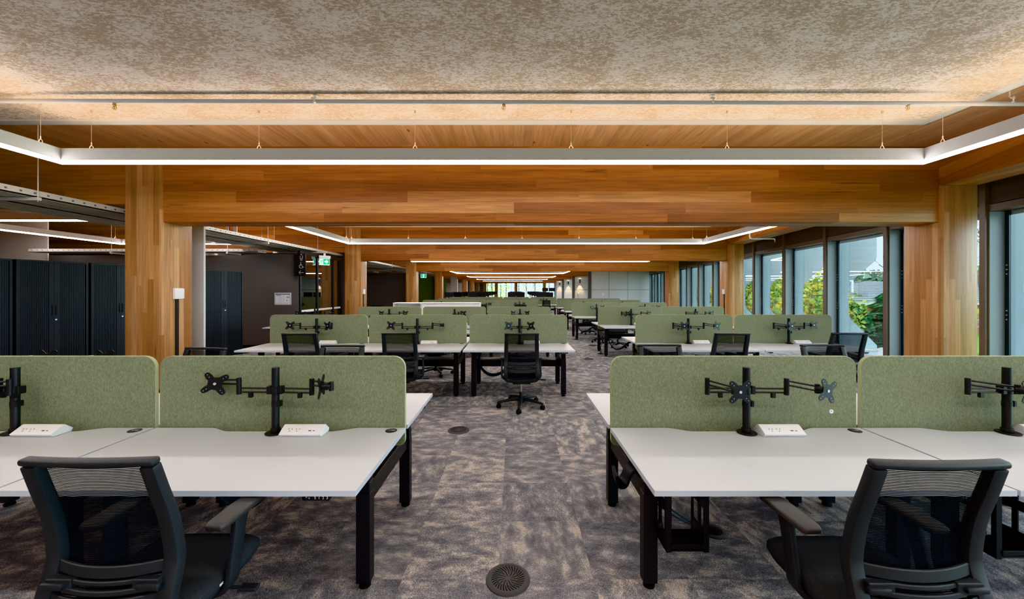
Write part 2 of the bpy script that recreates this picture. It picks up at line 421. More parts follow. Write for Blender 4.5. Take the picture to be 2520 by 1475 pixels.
# pale panelled wall and wall bays with sconces
mb = MB(); mb.box((5.62, 27.9, 0), (9.85, 28.05, ZC)); mb.mat(1)
for xx in (6.9, 8.27): mb.box((xx, 27.895, 0), (xx + .02, 27.9, ZC))
mb.box((5.62, 27.895, 1.63), (9.85, 27.9, 1.65))
struct('wall_pale', mb.mesh('wall_pale', [M['wall_lt'], M['joint']]))
for i, yy in enumerate((27.9, 35.5, 43.1)):
    struct('wall_nib', boxm('wall_nib', (5.4, yy - .05, 0), (5.62, yy + .2, ZC), M['nib']))
    if i:
        mb = MB(); mb.box((5.62, yy, 0), (10.5, yy + .15, ZC)); mb.mat(1); mb.box((5.62, yy - .005, 1.63), (9, yy, 1.66))
        struct('wall_bay', mb.mesh('wall_bay', [M['wall_lt'], M['joint']]))
        struct('ceiling_bulkhead', boxm('ceiling_bulkhead', (5.62, yy - 2.2, 2.72), (9, yy, 2.8), M['wall_lt']))
mb = MB(); mb.box((5.62, 50.7, 0), (10.5, 50.85, ZC))
struct('wall_bay', mb.mesh('wall_bay', M['wall_lt']))
# ------------------------------------------------------------------ window wall
fd = Vector((FS, 1, 0)).normalized(); fn = Vector((fd.y, -fd.x, 0))
def fpt(y): return Vector((FX(y), y, 0))
PITCH = 1.875; Y00 = 6.17
finpoly = [(.24, -.6), (1.15, -.6), (1.15, .20), (1.1, .26), (.56, .86), (.50, 1.0), (.50, 1.68), (.56, 1.84), (1.12, 2.36), (1.15, 2.46), (1.15, 3.6), (.24, 3.6)]
Lp = PITCH * math.sqrt(1 + FS * FS)
def wmesh(lo, hi, mat, bevel=0.0): return boxm('w', lo, hi, mat, bevel)
# local frame of a window: x along the wall (away from camera), y outward, z up
WM = dict(mullion=wmesh((-.045, -.06, 0), (.045, .24, ZC), M['bronze']),
  head=wmesh((.05, -.02, 2.87), (Lp - .05, .22, 2.975), M['bronze']),
  spandrel=wmesh((.05, .0, 2.99), (Lp - .05, .2, ZC), M['bronze_dk']),
  soffit=wmesh((.05, .22, 2.80), (Lp - .05, .24, 2.98), M['jamb']),
  jamb=wmesh((Lp - .066, -.015, .1), (Lp - .047, .21, 2.868), M['jamb']),
  glazing=wmesh((.05, .225, .12), (Lp - .05, .231, 2.86), M['glass']),
  sill=wmesh((.05, -.03, 0), (Lp - .05, .24, .12), M['bronze']))
mb = MB(); mb.box((Lp - .125, .19, .12), (Lp - .067, .22, 2.86)); mb.mat(1)
for zz in (2.0, 1.93, 1.86, 1.28, 1.21, 1.14): mb.box((Lp - .107, .184, zz), (Lp - .085, .191, zz + .02))
WM['stay_rail'] = mb.mesh('w', [M['slit'], M['screw']])
mb = MB(); mb.prism(finpoly, lambda p, q, t: (t, p, q), Lp - .02, Lp + .02)
fm = mb.mesh('w', [M['fin'], M['fin_edge']], 0, 2, 0)
for p in fm.polygons:
    if abs(p.normal.x) < 0.5: p.material_index = 1
WM['sun_fin'] = fm
WM['fin_joint'] = MB().box((Lp - .0225, .50, -.5), (Lp - .0205, .505, 3.5)).mesh('w', M['joint'])
wn = 0
ang = math.atan2(fd.y, fd.x)
for k in range(-7, 15):
    y = Y00 + PITCH * k; wn += 1
    root = link(f'window_{wn}', None, None, fpt(y)); root['kind'] = 'structure'
    # local x=fd, y=outward fn : fn is -90deg from fd so mirror y
    root.matrix_world = Matrix(((fd.x, fn.x, 0, FX(y)), (fd.y, fn.y, 0, y), (0, 0, 1, 0), (0, 0, 0, 1)))
    for nm, me in WM.items():
        if nm == 'fin_joint': continue
        link(nm, me, root)
y = Y00 + PITCH * 15
struct('wall_window_end', MB().box((FX(y) - .05, y, 0), (FX(y) + .6, y + .3, ZC)).mesh('wall_window_end', M['nib']))
# end wall with big windows
mb = MB()
for xx in (-4.9, -3.05, .05, 4.6, 8.2): struct('column', boxm('column', (xx, YE - .6, 0), (xx + .5, YE - .1, ZC), M['col']), label='timber column at the far end')
struct('wall_end', boxm('wall_end', (-14.5, YE, 0), (-4.6, YE + .2, ZC), M['wall_gr'])); struct('wall_end_b', boxm('wall_end_b', (6.4, YE, 0), (14.5, YE + .2, ZC), M['wall_gr']))
er = struct('window_end', None, label='far end window wall')
link('glazing', boxm('g', (-4.6, YE, .1), (6.4, YE + .02, 2.9), M['glass']), er)
for xx in (-4.6, -4.3, -3.6, -2.2, -1.3, -.5, .7, 1.9, 3.3, 4.9, 5.6): link('mullion', boxm('m', (xx, YE - .1, 0), (xx + .11, YE + .1, 3), M['slit']), er)
link('head', boxm('h', (-4.6, YE - .1, 2.9), (6.4, YE + .1, ZC), M['bronze_dk']), er)

# ------------------------------------------------------------------ ceiling panels and ring lights
def ring_light(x0, x1, y0, y1, zb, label, wires=True, ceil_z=3.628):
    t = thing('pendant_ring_light', label, 'pendant light', ((x0 + x1) / 2, (y0 + y1) / 2, zb), 0, 'rectangular pendant ring lights')
    cx, cy = (x0 + x1) / 2, (y0 + y1) / 2; hx, hy = (x1 - x0) / 2, (y1 - y0) / 2; w = .065
    def ringm(o, i, za, zb_, mat, nm):
        mb = MB()
        def rect(h_x, h_y, z): return [(-h_x, -h_y, z), (h_x, -h_y, z), (h_x, h_y, z), (-h_x, h_y, z)]
        vs = rect(hx - o, hy - o, za) + rect(hx - i, hy - i, za) + rect(hx - o, hy - o, zb_) + rect(hx - i, hy - i, zb_)
        fs = []
        for k in range(4):
            j = (k + 1) % 4
            fs += [(k, j, 4 + j, 4 + k), (8 + k, 8 + j, 12 + j, 12 + k), (k, j, 8 + j, 8 + k), (4 + k, 4 + j, 12 + j, 12 + k)]
        mb.add(vs, fs); return mb.mesh(nm, mat, 0, 2, 0)
    link('housing', ringm(0, w, .027, .16, M['lamp'], 'housing'), t)
    link('lens', ringm(.003, w - .003, 0, .027, M['lens'], 'lens'), t)
    mb = MB(); z = .1605
    q = lambda a, b, c, d: mb.add([(a, b, z), (c, b, z), (c, d, z), (a, d, z)], [(0, 1, 2, 3)])
    q(-hx + .012, -hy + .012, hx - .012, -hy + .053); q(-hx + .012, hy - .053, hx - .012, hy - .012)
    q(-hx + .012, -hy + .053, -hx + .053, hy - .053); q(hx - .053, -hy + .053, hx - .012, hy - .053)
    link('uplight', mb.mesh('uplight', M['up'], 0, 2, 0), t)
    if wires:
        for wx in wires:
            mb = MB(); X = wx - cx; Y = hy - .032
            mb.cyl((X, Y, .2), (X, Y, ceil_z - zb), .0016, 6); mb.cyl((X, Y, .20), (X, Y, .235), .005, 8)
            mb.tube([(X - .022, Y, .16), (X - .018, Y, .185), (X, Y, .208), (X + .018, Y, .185), (X + .022, Y, .16)], .003, 6)
            mb.cyl((X, Y, ceil_z - zb - .03), (X, Y, ceil_z - zb), .011, 8)
            link('suspension_wire', mb.mesh('wire', M['wire']), t)
        for X in (-hx + .032, hx - .032):
            Y = hy - .22; mb = MB()
            mb.cyl((X, Y, .2), (X, Y, ceil_z - zb), .0016, 6); mb.cyl((X, Y, .20), (X, Y, .235), .005, 8)
            mb.tube([(X - .022, Y, .16), (X - .018, Y, .185), (X, Y, .208), (X + .018, Y, .185), (X + .022, Y, .16)], .003, 6)
            mb.cyl((X, Y, ceil_z - zb - .03), (X, Y, ceil_z - zb), .011, 8)
            link('suspension_wire', mb.mesh('wire', M['wire']), t)
    return t
NTH = ['first', 'second', 'third', 'fourth', 'fifth', 'sixth', 'seventh']
def baypanel(n, x0, x1, y0, y1):
    t = thing('acoustic_panel', f'flecked felt acoustic panel on the timber ceiling of the {NTH[n]} bay', 'ceiling panel', (0, 0, 0), 0, 'acoustic ceiling panels')
    link('felt', boxm('felt', (x0, y0, 3.63), (x1, y1, 3.7), M['panel']), t)
    mb = MB()
    b = .11
    mb.box((x0 - b, y1, 3.612), (x1 + b, y1 + b, 3.7)); mb.box((x0 - b, y0 - b, 3.612), (x1 + b, y0, 3.7))
    mb.box((x0 - b, y0, 3.612), (x0, y1, 3.7)); mb.box((x1, y0, 3.612), (x1 + b, y1, 3.7))
    link('border', mb.mesh('border', M['lamp']), t)
    link('batten', boxm('batten', (x0 + .3, y0 + .3, 3.7), (x1 - .3, y1 - .3, ZC - .003), M['lamp']), t)
ringr = [4.63, 5.87, 6.71, 3.45, 3.5, 3.55, 3.6]
for n in range(7):
    y1 = 4.33 + BAY * n; y0 = y1 - (3.9 if n else 3.9)
    wx = [-4.74, -2.86, -1.11, .64, 2.39, 4.13] if n == 0 else [-5 + 1.75 * k for k in range(int((ringr[n] + 5) / 1.75) + 1)] if n < 3 else []
    ring_light(-5.11 if n < 3 else -3.95, ringr[n], y0, y1, 3.036 if n < 3 else 2.76, f'white rectangular ring light hanging in the {NTH[n]} timber bay from the camera', wx)
    if n < 3: baypanel(n, -7.0 if n == 0 else -5.75, ringr[n] + .22, y0 - .2, y1 + .19)
ring_light(-5.11, 3.9, -6.9, -3.1, 3.036, 'unseen white ring light added behind the camera as fill', [])  # unseen lamp, added behind the camera to fill the room with light
ring_light(-12.25, -7.7, 7.87, 11.96, 3.036, 'white rectangular ring light above the tall black cabinets', [-11.5, -9.9, -8.3])

# sprinkler pipe
t = thing('sprinkler_pipe', 'grey sprinkler pipe crossing below the flecked ceiling panel', 'pipe', (0, 3.96, 3.575))
link('pipe', MB().cyl((-7.5, 0, .003), (6.0, 0, -.035), .0225, 16).mesh('pipe', M['pipe']), t)
for x, z in ((-.0, 0), ):
    pass
for px in (777, 1752, 2485):
    X = (px - CX) * 3.96 / FPX; mb = MB()
    top = 3.626 - 3.575 if px < 2400 else ZC - .004 - 3.575
    mb.cyl((X, 0, .03), (X, 0, top + .002), .006, 8); mb.box((X - .018, -.018, top - .008), (X + .018, .018, top + .002))
    mb.cyl((X, -.03, -.02), (X, -.03, .03), .007, 8); mb.box((X - .012, -.032, -.032), (X + .012, .03, -.022)); mb.box((X - .03, -.034, .004), (X + .015, -.026, .02))
    link('pipe_hanger', mb.mesh('hanger', M['steel']), t)
for px in (282, 1240, 2234):
    X = (px - CX) * 3.96 / FPX; mb = MB()
    mb.cyl((X, 0, -.04), (X, 0, -.018), .014, 10); mb.cyl((X, 0, -.055), (X, 0, -.04), .017, 8)
    mb.tube([(X - .012, 0, -.055), (X - .02, 0, -.075), (X - .008, 0, -.095)], .003, 6)
    mb.tube([(X + .012, 0, -.055), (X + .02, 0, -.075), (X + .008, 0, -.095)], .003, 6)
    mb.cyl((X, 0, -.088), (X, 0, -.055), .004, 6); mb.cyl((X, 0, -.099), (X, 0, -.095), .016, 10)
    link('sprinkler_head', mb.mesh('head', M['brass']), t)

t = thing('hanging_sprinkler_pipe', 'white bent sprinkler branch pipe below the window beam of the second bay', 'pipe', (6.77, 11.0, 3.09))
link('pipe', MB().tube([(0, 0, ZC - 3.09 - .003), (0, 0, .06), (.012, 0, .015), (.05, 0, 0), (.70, 0, 0), (.72, 0, -.03)], .02, 10).mesh('p', M['white']), t)
mb = MB(); mb.cyl((.72, 0, -.07), (.72, 0, -.03), .014, 10); mb.cyl((.72, 0, -.1), (.72, 0, -.07), .006, 8); mb.cyl((.72, 0, -.104), (.72, 0, -.1), .017, 10)
link('sprinkler_head', mb.mesh('h', M['brass']), t)
# cable trays
def cable_tray(x0, x1, y0, y1, z, label, along='y', hang=()):
    t = thing('cable_tray', label, 'cable tray', (0, 0, z), 0, 'perforated cable trays')
    mb = MB(); h = .085
    if along == 'y':
        mb.box((x0, y0, 0), (x1, y1, .012)); 
        for k in range(5):
            xx = x0 + (x1 - x0) * (k + .5) / 5; mb.box((xx - .035, y0, -.005), (xx - .02, y1, 0))
        link('tray_floor', mb.mesh('tray', M['steel']), t)
        for xx in (x0, x1 - .012):
            mb = MB(); mb.box((xx, y0, 0), (xx + .012, y1, h)); mb.mat(1)
            for k in range(int((min(y1, 16) - y0) / .14)):
                yy = y0 + .07 + .14 * k
                if xx > x0: mb.box((xx + .012, yy, .034), (xx + .0125, yy + .026, .056))
            link('side_rail', mb.mesh('rail', [M['steel'], M['ink']]), t)
        for yy, rod in hang:
            mb = MB(); mb.box((x0 - .74, yy, -.046), (x1 + (.32 if yy == 11.79 else .05), yy + .042, -.006))
            link('trapeze_bar', mb.mesh('bar', M['steel']), t)
            for xx in (x0 - .71, x1 + .03): link('hanger_rod', MB().cyl((xx, yy + .02, -.06), (xx, yy + .02, ZC - z), .006, 8).mesh('rod', M['steel']), t)
    else:
        mb.box((x0, y0, 0), (x1, y1, .012)); link('tray_floor', mb.mesh('tray', M['steel']), t)
        for yy in (y0, y1 - .012):
            mb = MB(); mb.box((x0, yy, 0), (x1, yy + .012, h)); mb.mat(1)
            for k in range(int((x1 - x0) / .14)): mb.box((x0 + .07 + .14 * k, yy - .0005, .034), (x0 + .095 + .14 * k, yy, .056))
            link('side_rail', mb.mesh('rail', [M['steel'], M['ink']]), t)
        for xx, rod in hang:
            mb = MB(); mb.box((xx, y0 - .06, -.046), (xx + .042, y1 + .1, -.006)); link('trapeze_bar', mb.mesh('bar', M['steel']), t)
            link('hanger_rod', MB().cyl((xx + .02, y0 - .03, -.06), (xx + .02, y0 - .03, ZC - z), .006, 8).mesh('rod', M['steel']), t)
cable_tray(-6.68, -6.08, 1.0, 30, 2.80, 'long perforated cable tray passing right beside the timber columns', 'y', [(4.85, 1), (9.4, 1), (11.79, 1), (14.5, 1), (19, 1), (24, 1)])
cable_tray(-7.35, -6.75, 1.0, 30, 2.80, 'long perforated cable tray running second from the timber columns', 'y', [])
cable_tray(-12.8, -6.75, 10.1, 10.45, 2.62, 'cross cable tray in front of the dark wall with the evacuation plan', 'x', [(-10.6, 1), (-8.2, 1), (-7.55, 1)])
cable_tray(-13.5, -6.75, 20.6, 21.2, 2.62, 'cross cable tray before the far dark wall past second column', 'x', [(-8.4, 1), (-7.55, 1)])
# vertical tray riser with red cable
t = thing('cable_riser', 'short vertical cable riser with a red cable above the tray', 'cable tray', (-6.4, 8.95, 2.9))
link('riser_rail', boxm('r', (-.34, 0, 0), (-.28, .03, ZC - 2.9), M['steel']), t); link('riser_rail', boxm('r', (-.16, 0, 0), (-.08, .03, ZC - 2.9), M['steel']), t)
tag(link('cable', MB().tube([(-.23, -.01, 0), (-.235, -.02, .3), (-.22, -.01, ZC - 2.9)], .012).mesh('c', M['redcable']), t), 'red cable')

# ------------------------------------------------------------------ cabinets
def tambour(name, label, w, h, d, mats, loc, rz, group):
    body, dark = mats
    t = thing(name, label, 'cabinet', loc, rz, group)
    # local: x along front (0..w), front at y=0 facing -y, depth to +y
    mb = MB(); mb.box((0, 0, 0), (.03, d, h)); mb.box((w - .03, 0, 0), (w, d, h)); mb.box((.03, 0, h - .03), (w - .03, d, h)); mb.box((.03, .04, .0), (w - .03, d, .07)); mb.box((.03, d - .02, .07), (w - .03, d, h - .03))
    link('carcass', mb.mesh('carcass', body), t)
    m = w / 2
    for s in (0, 1):
        x0, x1 = ((.034, m - .001), (m + .001, w - .034))[s]
        mb = MB()
        xa, xb = (x0, x1 - .06) if s == 0 else (x0 + .06, x1)
        nn = 15
        for k in range(nn):
            a = xa + (xb - xa) * k / nn; b = xa + (xb - xa) * (k + .72) / nn
            mb.box((a, .012, .072), (b, .022, h - .032))
        mb.box((xa, .022, .072), (xb, .028, h - .032))
        st = (x1 - .058, x1) if s == 0 else (x0, x0 + .058)
        mb.box((st[0], .010, .072), (st[1], .028, h - .032))
        dd = link('tambour_door', mb.mesh('door', body), t)
        hx = st[1] - .028 if s == 0 else st[0] + .012
        link('recessed_handle', boxm('handle', (hx, .006, h * .57), (hx + .016, .010, h * .57 + .17), dark, .003), dd)
        if s == 1: link('lock', MB().cyl((x0 + .02, .0, h * .535), (x0 + .02, .012, h * .535), .013, 12).mesh('lock', M['screw']), dd)
    return t
rzc = math.atan2(cd.y, cd.x)
for i, lab in enumerate(['tall black tambour cabinet at the frame edge, first of the storage row', 'tall black tambour cabinet fully in view with paired slot handles', 'tall black tambour cabinet half hidden behind the first timber column']):
    # run direction cd, front normal cn
    p = P0 + cd * (-.70 + .855 * i)
    c = tambour('tambour_cabinet', lab, .82, 2.1, .45, (M['cab'], M['cab_dk']), p, rzc, 'tall black tambour cabinets')
q = Vector((-7.82, 9.05, 0)); d2 = Vector((.27, .963, 0))
tambour('tambour_cabinet', 'tall black tambour cabinet beyond the pale pillar before the dark wall', .8, 2.1, .45, (M['cab'], M['cab_dk']), Vector((-7.28, 9.0, 0)), R(56), 'tall black tambour cabinets')
whites = (M['white'], M['ink'])
for i, lab in enumerate(['white low storage cabinet nearest the columns in the middle bank', 'white low storage cabinet in the middle of the bank of three', 'white low storage cabinet at the aisle end of the bank']):
    t = thing('low_cabinet', lab, 'cabinet', (-3.98 + .955 * i, 12.6, 0), 0, 'white low storage cabinets'); w, h, d = .945, 1.2, .45
    mb = MB(); mb.box((0, 0, 0), (.03, d, h - .03)); mb.box((w - .03, 0, 0), (w, d, h - .03)); mb.box((.03, d - .02, .07), (w - .03, d, h - .03)); mb.box((.03, .03, 0), (w - .03, d, .07))
    link('carcass', mb.mesh('c', M['white']), t); link('top', boxm('top', (-.002, -.01, h - .03), (w + .002, d, h), M['white'], .003), t)
    if i: link('door', boxm('door', (.032, .006, .075), (w / 2 - .001, .026, h - .034), M['white']), t); link('door', boxm('door', (w / 2 + .001, .006, .075), (w - .032, .026, h - .034), M['white']), t)
    else: link('shelf', boxm('shelf', (.03, .02, .6), (w - .03, d - .02, .62), M['white']), t)

# ------------------------------------------------------------------ signs, wall devices
t = thing('evacuation_plan', 'framed white evacuation plan on the dark wall', 'wall sign', (-6.42, 10.65, 1.37))
link('frame', MB().box((-.235, -.012, -.17), (.235, 0, .17)).mesh('f', M['lamp'], .003), t)
mb = MB(); mb.box((-.205, -.0135, -.142), (.205, -.012, .142)); link('sheet', mb.mesh('s', M['paper']), t)
mb = MB(); y0, y1 = -.0145, -.0135
mb.box((-.205, y0, .115), (.205, y1, .142)); mb.box((.198, y0, -.142), (.205, y1, .115)); mb.box((-.18, y0, .085), (-.05, y1, .1)); mb.box((.11, y0, .06), (.19, y1, .066)); mb.box((.11, y0, .03), (.185, y1, .05))
for a, b in (((-.1, -.06), (-.1, .04)), ((-.1, .04), (-.03, .075)), ((.0, .075), (.03, .07)), ((.03, .07), (.035, -.02)), ((.035, -.02), (-.0, -.07)), ((-.04, .05), (-.03, -.03)), ((-.03, -.03), (-.06, -.08)), ((-.1, -.06), (-.06, -.08))):
    mb.tube([(a[0], y0, a[1]), (b[0], y0, b[1])], .0022, 4)
for k in range(11): mb.box((-.19 + .033 * k, y0, -.128), (-.178 + .033 * k, y1, -.112))
link('print', mb.mesh('p', M['ink']), t)
tag(link('symbol', MB().cyl((.12, y0 - .001, -.045), (.12, y1, -.045), .014, 12).mesh('p', M['red']), t), 'red marker')

t = thing('toilet_sign', 'black projecting toilet sign with accessible symbol and arrow', 'sign', (-5.83, 10.5, 2.0))
link('panel', boxm('p', (-.115, 0, 0), (.115, .035, .62), M['signblk'], .002), t)
link('bracket', boxm('b', (-.2, .01, .0), (-.115, .15, .6), M['signblk']), t)
mb = MB(); yy = -.002
T = lambda pts, r=.0065: mb.tube([(a, yy, b) for a, b in pts], r, 6)
T([(-.062, .095), (.06, .095)]); T([(-.015, .145), (-.062, .095), (-.015, .045)])                              # arrow
T([(-.048 + .052 * 0 + .05 * math.cos(a) + .042, .262 + .05 * math.sin(a)) for a in [R(110 + 20 * k) for k in range(12)]])
T([(-.012, .345), (-.012, .28), (.03, .28), (.05, .235), (.066, .245)]); T([(-.012, .315), (.02, .315)])
mb.cyl((-.012, yy, .368), (-.012, yy + .003, .368), .012, 10)
T([(-.03, .56), (-.035, .49), (.035, .49), (.03, .56)], .005); T([(-.035, .49), (-.016, .46), (-.016, .42)], .005); T([(.035, .49), (.016, .46), (.016, .42)], .005); T([(-.02, .44), (.02, .44)], .004)
mb.cyl((0, yy, .59), (0, yy + .003, .59), .016, 10)
link('icons', mb.mesh('i', M['signwht']), t)

def exit_sign(loc, rz, label, arrow=True, s=1.0, rod=0.0):
    t = thing('exit_sign', label, 'exit sign', loc, rz, None)
    link('housing', boxm('h', (-.2 * s, -.04, .23 * s), (.2 * s, .04, .34 * s), M['lamp'], .004), t)
    if rod: link('hanger_arm', boxm('a', (-.03, -.02, .34 * s), (.03, .02, .34 * s + rod - .04), M['lamp']), t)
    link('panel', boxm('p', (-.175 * s, -.012, 0), (.175 * s, .012, .24 * s), M['white_e']), t)
    mb = MB(); 
    link('green_field', boxm('g', (-.16 * s, -.015, .02 * s), (.17 * s, -.0125, .225 * s), M['green_e']), t)
    mb = MB(); a = -.0165; b = -.0152
    mx = -.095 * s if arrow else 0.0
    mb.box((mx - .045 * s, a, .03 * s), (mx + .045 * s, b, .215 * s)); link('doorway', mb.mesh('d', M['white_e']), t)
    mb = MB(); a = -.019; tt = lambda p, r: mb.tube([(mx + u * s, a, v * s) for u, v in p], r * s, 6)
    mb.cyl((mx + .012 * s, a, .195 * s), (mx + .012 * s, a + .002, .195 * s), .014 * s, 10)
    tt([(.005, .175), (-.008, .12)], .014); tt([(-.008, .12), (.022, .09), (.018, .05)], .009); tt([(-.008, .12), (-.015, .075), (-.04, .06)], .009); tt([(.004, .17), (.032, .15), (.04, .165)], .007); tt([(.004, .17), (-.025, .155), (-.03, .125)], .007)
    link('running_figure', mb.mesh('r', M['green_e']), t)
    if arrow:
        mb = MB(); mb.prism([(.0, .1), (.07, .1), (.045, .06), (.075, .06), (.125, .122), (.075, .185), (.045, .185), (.07, .145), (.0, .145)], lambda p, q, t_: (p * s, t_, q * s), a, -.0152)
        link('arrow', mb.mesh('a', M['white_e'], 0, 2, 0), t)
exit_sign((-5.84, 11.8, 2.385), R(46), 'green exit sign with arrow hanging from the cable tray near the glazed room', True, .85, .115)
exit_sign((-6.0, 25.4, 2.43), R(0), 'green exit sign with running figure before the green wall', False, 1.05)

def column_box(x, y, z, label, face):
    t = thing('access_point', label, 'wall box', (x, y, z))
    s = face
    link('cover', boxm('c', (min(0, s * .045), -.07, -.085), (max(0, s * .045), .07, .085), M['white'], .006), t)
    link('back_plate', boxm('c', (min(0, s * .012), .07, -.08), (max(0, s * .012), .13, .08), M['white'], .003), t)
    link('conduit', boxm('k', (min(0, s * .02), -.03, -z + .0), (max(0, s * .02), .02, -.085), M['frame_grey']), t)
column_box(-5.31, 6.03, 1.56, 'white box with dark conduit on the first column beside the pale pillar', 1)
column_box(-5.31, 13.5, 1.56, 'white box with dark conduit on second column near the dark wall', 1)
column_box(7.41, 13.5, 1.56, 'white box with dark conduit on the column by the windows', -1)
for i, (x, y, px) in enumerate(((6.3, 35.5, 0), (6.05, 43.1, 0))): pass
def sconce(x, y, z, label):
    t = thing('wall_sconce', label, 'wall light', (x, y, z), 0, 'black up and down wall lights')
    link('body', MB().cyl((0, -.08, -.19), (0, -.08, .19), .055, 14).mesh('b', M['black']), t)
    link('bracket', boxm('k', (-.03, -.04, -.06), (.03, 0, .06), M['black']), t)
    link('glow', MB().cyl((0, -.08, .185), (0, -.08, .192), .05, 12).mesh('g', M['warm']), t)
    for s in (1, -1):
        L = bpy.data.lights.new('sconce_spot', 'SPOT'); L.energy = 70; L.color = (1, .72, .4); L.spot_size = R(75); L.spot_blend = .7; L.shadow_soft_size = .03
        lo = bpy.data.objects.new('sconce_spot', L); C.objects.link(lo); lo.parent = t; lo.location = (0, -.13, .24 * s); lo.rotation_euler = (PI if s > 0 else 0, 0, 0)
sconce((1427.3 - CX) * 35.4 / FPX, 35.5, H + (714.2 - 692) * 35.4 / FPX, 'black wall light on the first pale bay')
sconce((1399 - CX) * 43 / FPX, 43.1, H + (714.2 - 696) * 43 / FPX, 'black wall light on second pale bay')
sconce((1377.5 - CX) * 50.6 / FPX, 50.7, H + (714.2 - 698.5) * 50.6 / FPX, 'black wall light on the farthest pale bay')
for x, y, z, lab in ((6.48, 27.9, 1.32, 'small white switch plate on the panelled pale wall'), (5.95, 35.5, 1.28, 'small white switch plate below the wall light')):
    t = thing('switch_plate', lab, 'switch', (x, y, z)); link('plate', boxm('p', (-.06, -.02, -.1), (.06, 0, .1), M['white'], .003), t); link('rocker', boxm('r', (-.02, -.026, -.04), (.02, -.02, .04), M['white']), t)

# ------------------------------------------------------------------ office chair
def chair_meshes():
    D = {}
    prof = smoothpts([(0, -.225, .435), (0, -.242, .47), (0, -.240, .54), (0, -.212, .64), (0, -.209, .70), (0, -.228, .82), (0, -.262, .93), (0, -.292, 1.03)], 4)
    hw0 = .232; m = MB()
    for s in (-1, 1):
        path = [Vector((s * (hw0 - .022 - .012 * max(0, (p.z - .6) / .43)), p.y, p.z)) for p in prof]
        m.sweep(path, (1, 0, 0), [.027 - .004 * (p.z - .43) for p in path], [.022 - .008 * (p.z - .43) for p in path])
    m.sweep(smoothpts([(-.21, -.228, .44), (-.17, -.225, .415), (0, -.222, .405), (.17, -.225, .415), (.21, -.228, .44)], 3), (0, .7, .3), .018, .02)
    D['back_frame'] = m.mesh('back_frame', M['plastic'], .006, 2)
    # mesh panel
    zs = [p for p in prof if p.z > .455]; nx = 14; m = MB(); vs = []; fs = []
    for p in zs:
        w = .205 - .012 * max(0, (p.z - .6) / .43)
        for i in range(nx + 1):
            u = -1 + 2 * i / nx; vs.append((u * w, p.y + .016 - .024 * (1 - u * u), p.z))
    for j in range(len(zs) - 1):
        for i in range(nx): fs.append((j*(nx+1)+i, j*(nx+1)+i+1, (j+1)*(nx+1)+i+1, (j+1)*(nx+1)+i))
    m.add(vs, fs); D['backrest'] = m.mesh('backrest', M['chairmesh'])
    # rolled head rail
    m = MB()
    pth = [(u * .225, -.300 - .014 * (1 - u * u) + .006, 1.043) for u in [-1 + k / 6 for k in range(13)]]
    m.sweep(pth, (0, 1, .12), .018, .012); D['head_rail'] = m.mesh('head_rail', M['plastic'], .009, 3)
    # lumbar bars
    m = MB()
    def yat(z):
        for a, b in zip(prof, prof[1:]):
            if a.z <= z <= b.z: return a.y + (b.y - a.y) * (z - a.z) / max(b.z - a.z, 1e-6)
        return -.24
    for z, hh in ((.645, .02), (.612, .008), (.584, .009), (.548, .02)):
        y = yat(z)
        m.sweep([(u * .19, y - .008 - .034 * (1 - u * u), z - .006 * (1 - u * u)) for u in [-1 + k / 5 for k in range(11)]], (0, .12, 1), hh, .006)
    for s in (-1, 1): m.box((s * .15 - .045, yat(.6) - .038, .578), (s * .15 + .045, yat(.6) - .012, .62))
    D['lumbar_support'] = m.mesh('lumbar', M['plastic'], .003, 1)
    for s in (-1, 1): D['lumbar_slider', s] = MB().box((s * .165 - .038, yat(.6) - .05, .59), (s * .165 + .038, yat(.6) - .03, .61)).mesh('slider', M['plastic'], .006, 2)
    # seat
    m = MB(); pts = []
    def se(n, a, b):
        return [(a * math.copysign(abs(math.cos(t)) ** .42, math.cos(t)), b * math.copysign(abs(math.sin(t)) ** .42, math.sin(t))) for t in [2*PI*k/n for k in range(n)]]
    N = 36; rows = []
    for (a, b, z, dy) in ((.20, .20, .395, 0), (.236, .232, .405, .005), (.245, .245, .43, .008), (.243, .243, .456, .008), (.225, .225, .472, .006), (.15, .16, .474, .0)):
        rows.append([(x, y + .022 + dy, z - (.03 * max(0, (y - .12) / .13) ** 2 if z > .42 else 0)) for x, y in se(N, a, b)])
    vs = [p for r in rows for p in r]; fs = [(N*i+k, N*i+(k+1) % N, N*i+N+(k+1) % N, N*i+N+k) for i in range(len(rows)-1) for k in range(N)]
    fs += [tuple(range(N-1, -1, -1)), tuple(N*(len(rows)-1)+k for k in range(N))]
    m.add(vs, fs); D['seat'] = m.mesh('seat', M['seatf'], 0, 2, 60)
    m = MB().box((.2455, -.05, .432), (.248, -.032, .441)); D['seat_tag'] = m.mesh('tag', M['glyph'])
    # arm rests
    for s in (-1, 1):
        m = MB(); pth = [(s*.245, -.085, .682), (s*.246, -.06, .686), (s*.25, .05, .688), (s*.252, .13, .686), (s*.252, .185, .676)]
        m.sweep(pth, (1, 0, 0), [.034, .043, .047, .044, .034], .013); D['arm_pad', s] = m.mesh('pad', M['arm_pl'], .009, 3)
        m = MB(); pth = smoothpts([(s*.252, .055, .675), (s*.262, .035, .63), (s*.268, .0, .5), (s*.262, -.012, .42), (s*.2, -.01, .385), (s*.1, -.01, .382)], 3)
        m.sweep(pth, (0, 1, .1), [.042, .036, .034, .032, .03] + [.03] * (len(pth) - 5), .012); D['arm_post', s] = m.mesh('post', M['plastic'], .005, 2)
    m = MB(); m.box((-.12, -.2, .36), (.12, .14, .398)); m.box((-.07, -.24, .385), (.07, -.15, .43)); D['seat_mechanism'] = m.mesh('mech', M['plastic'], .01, 2)
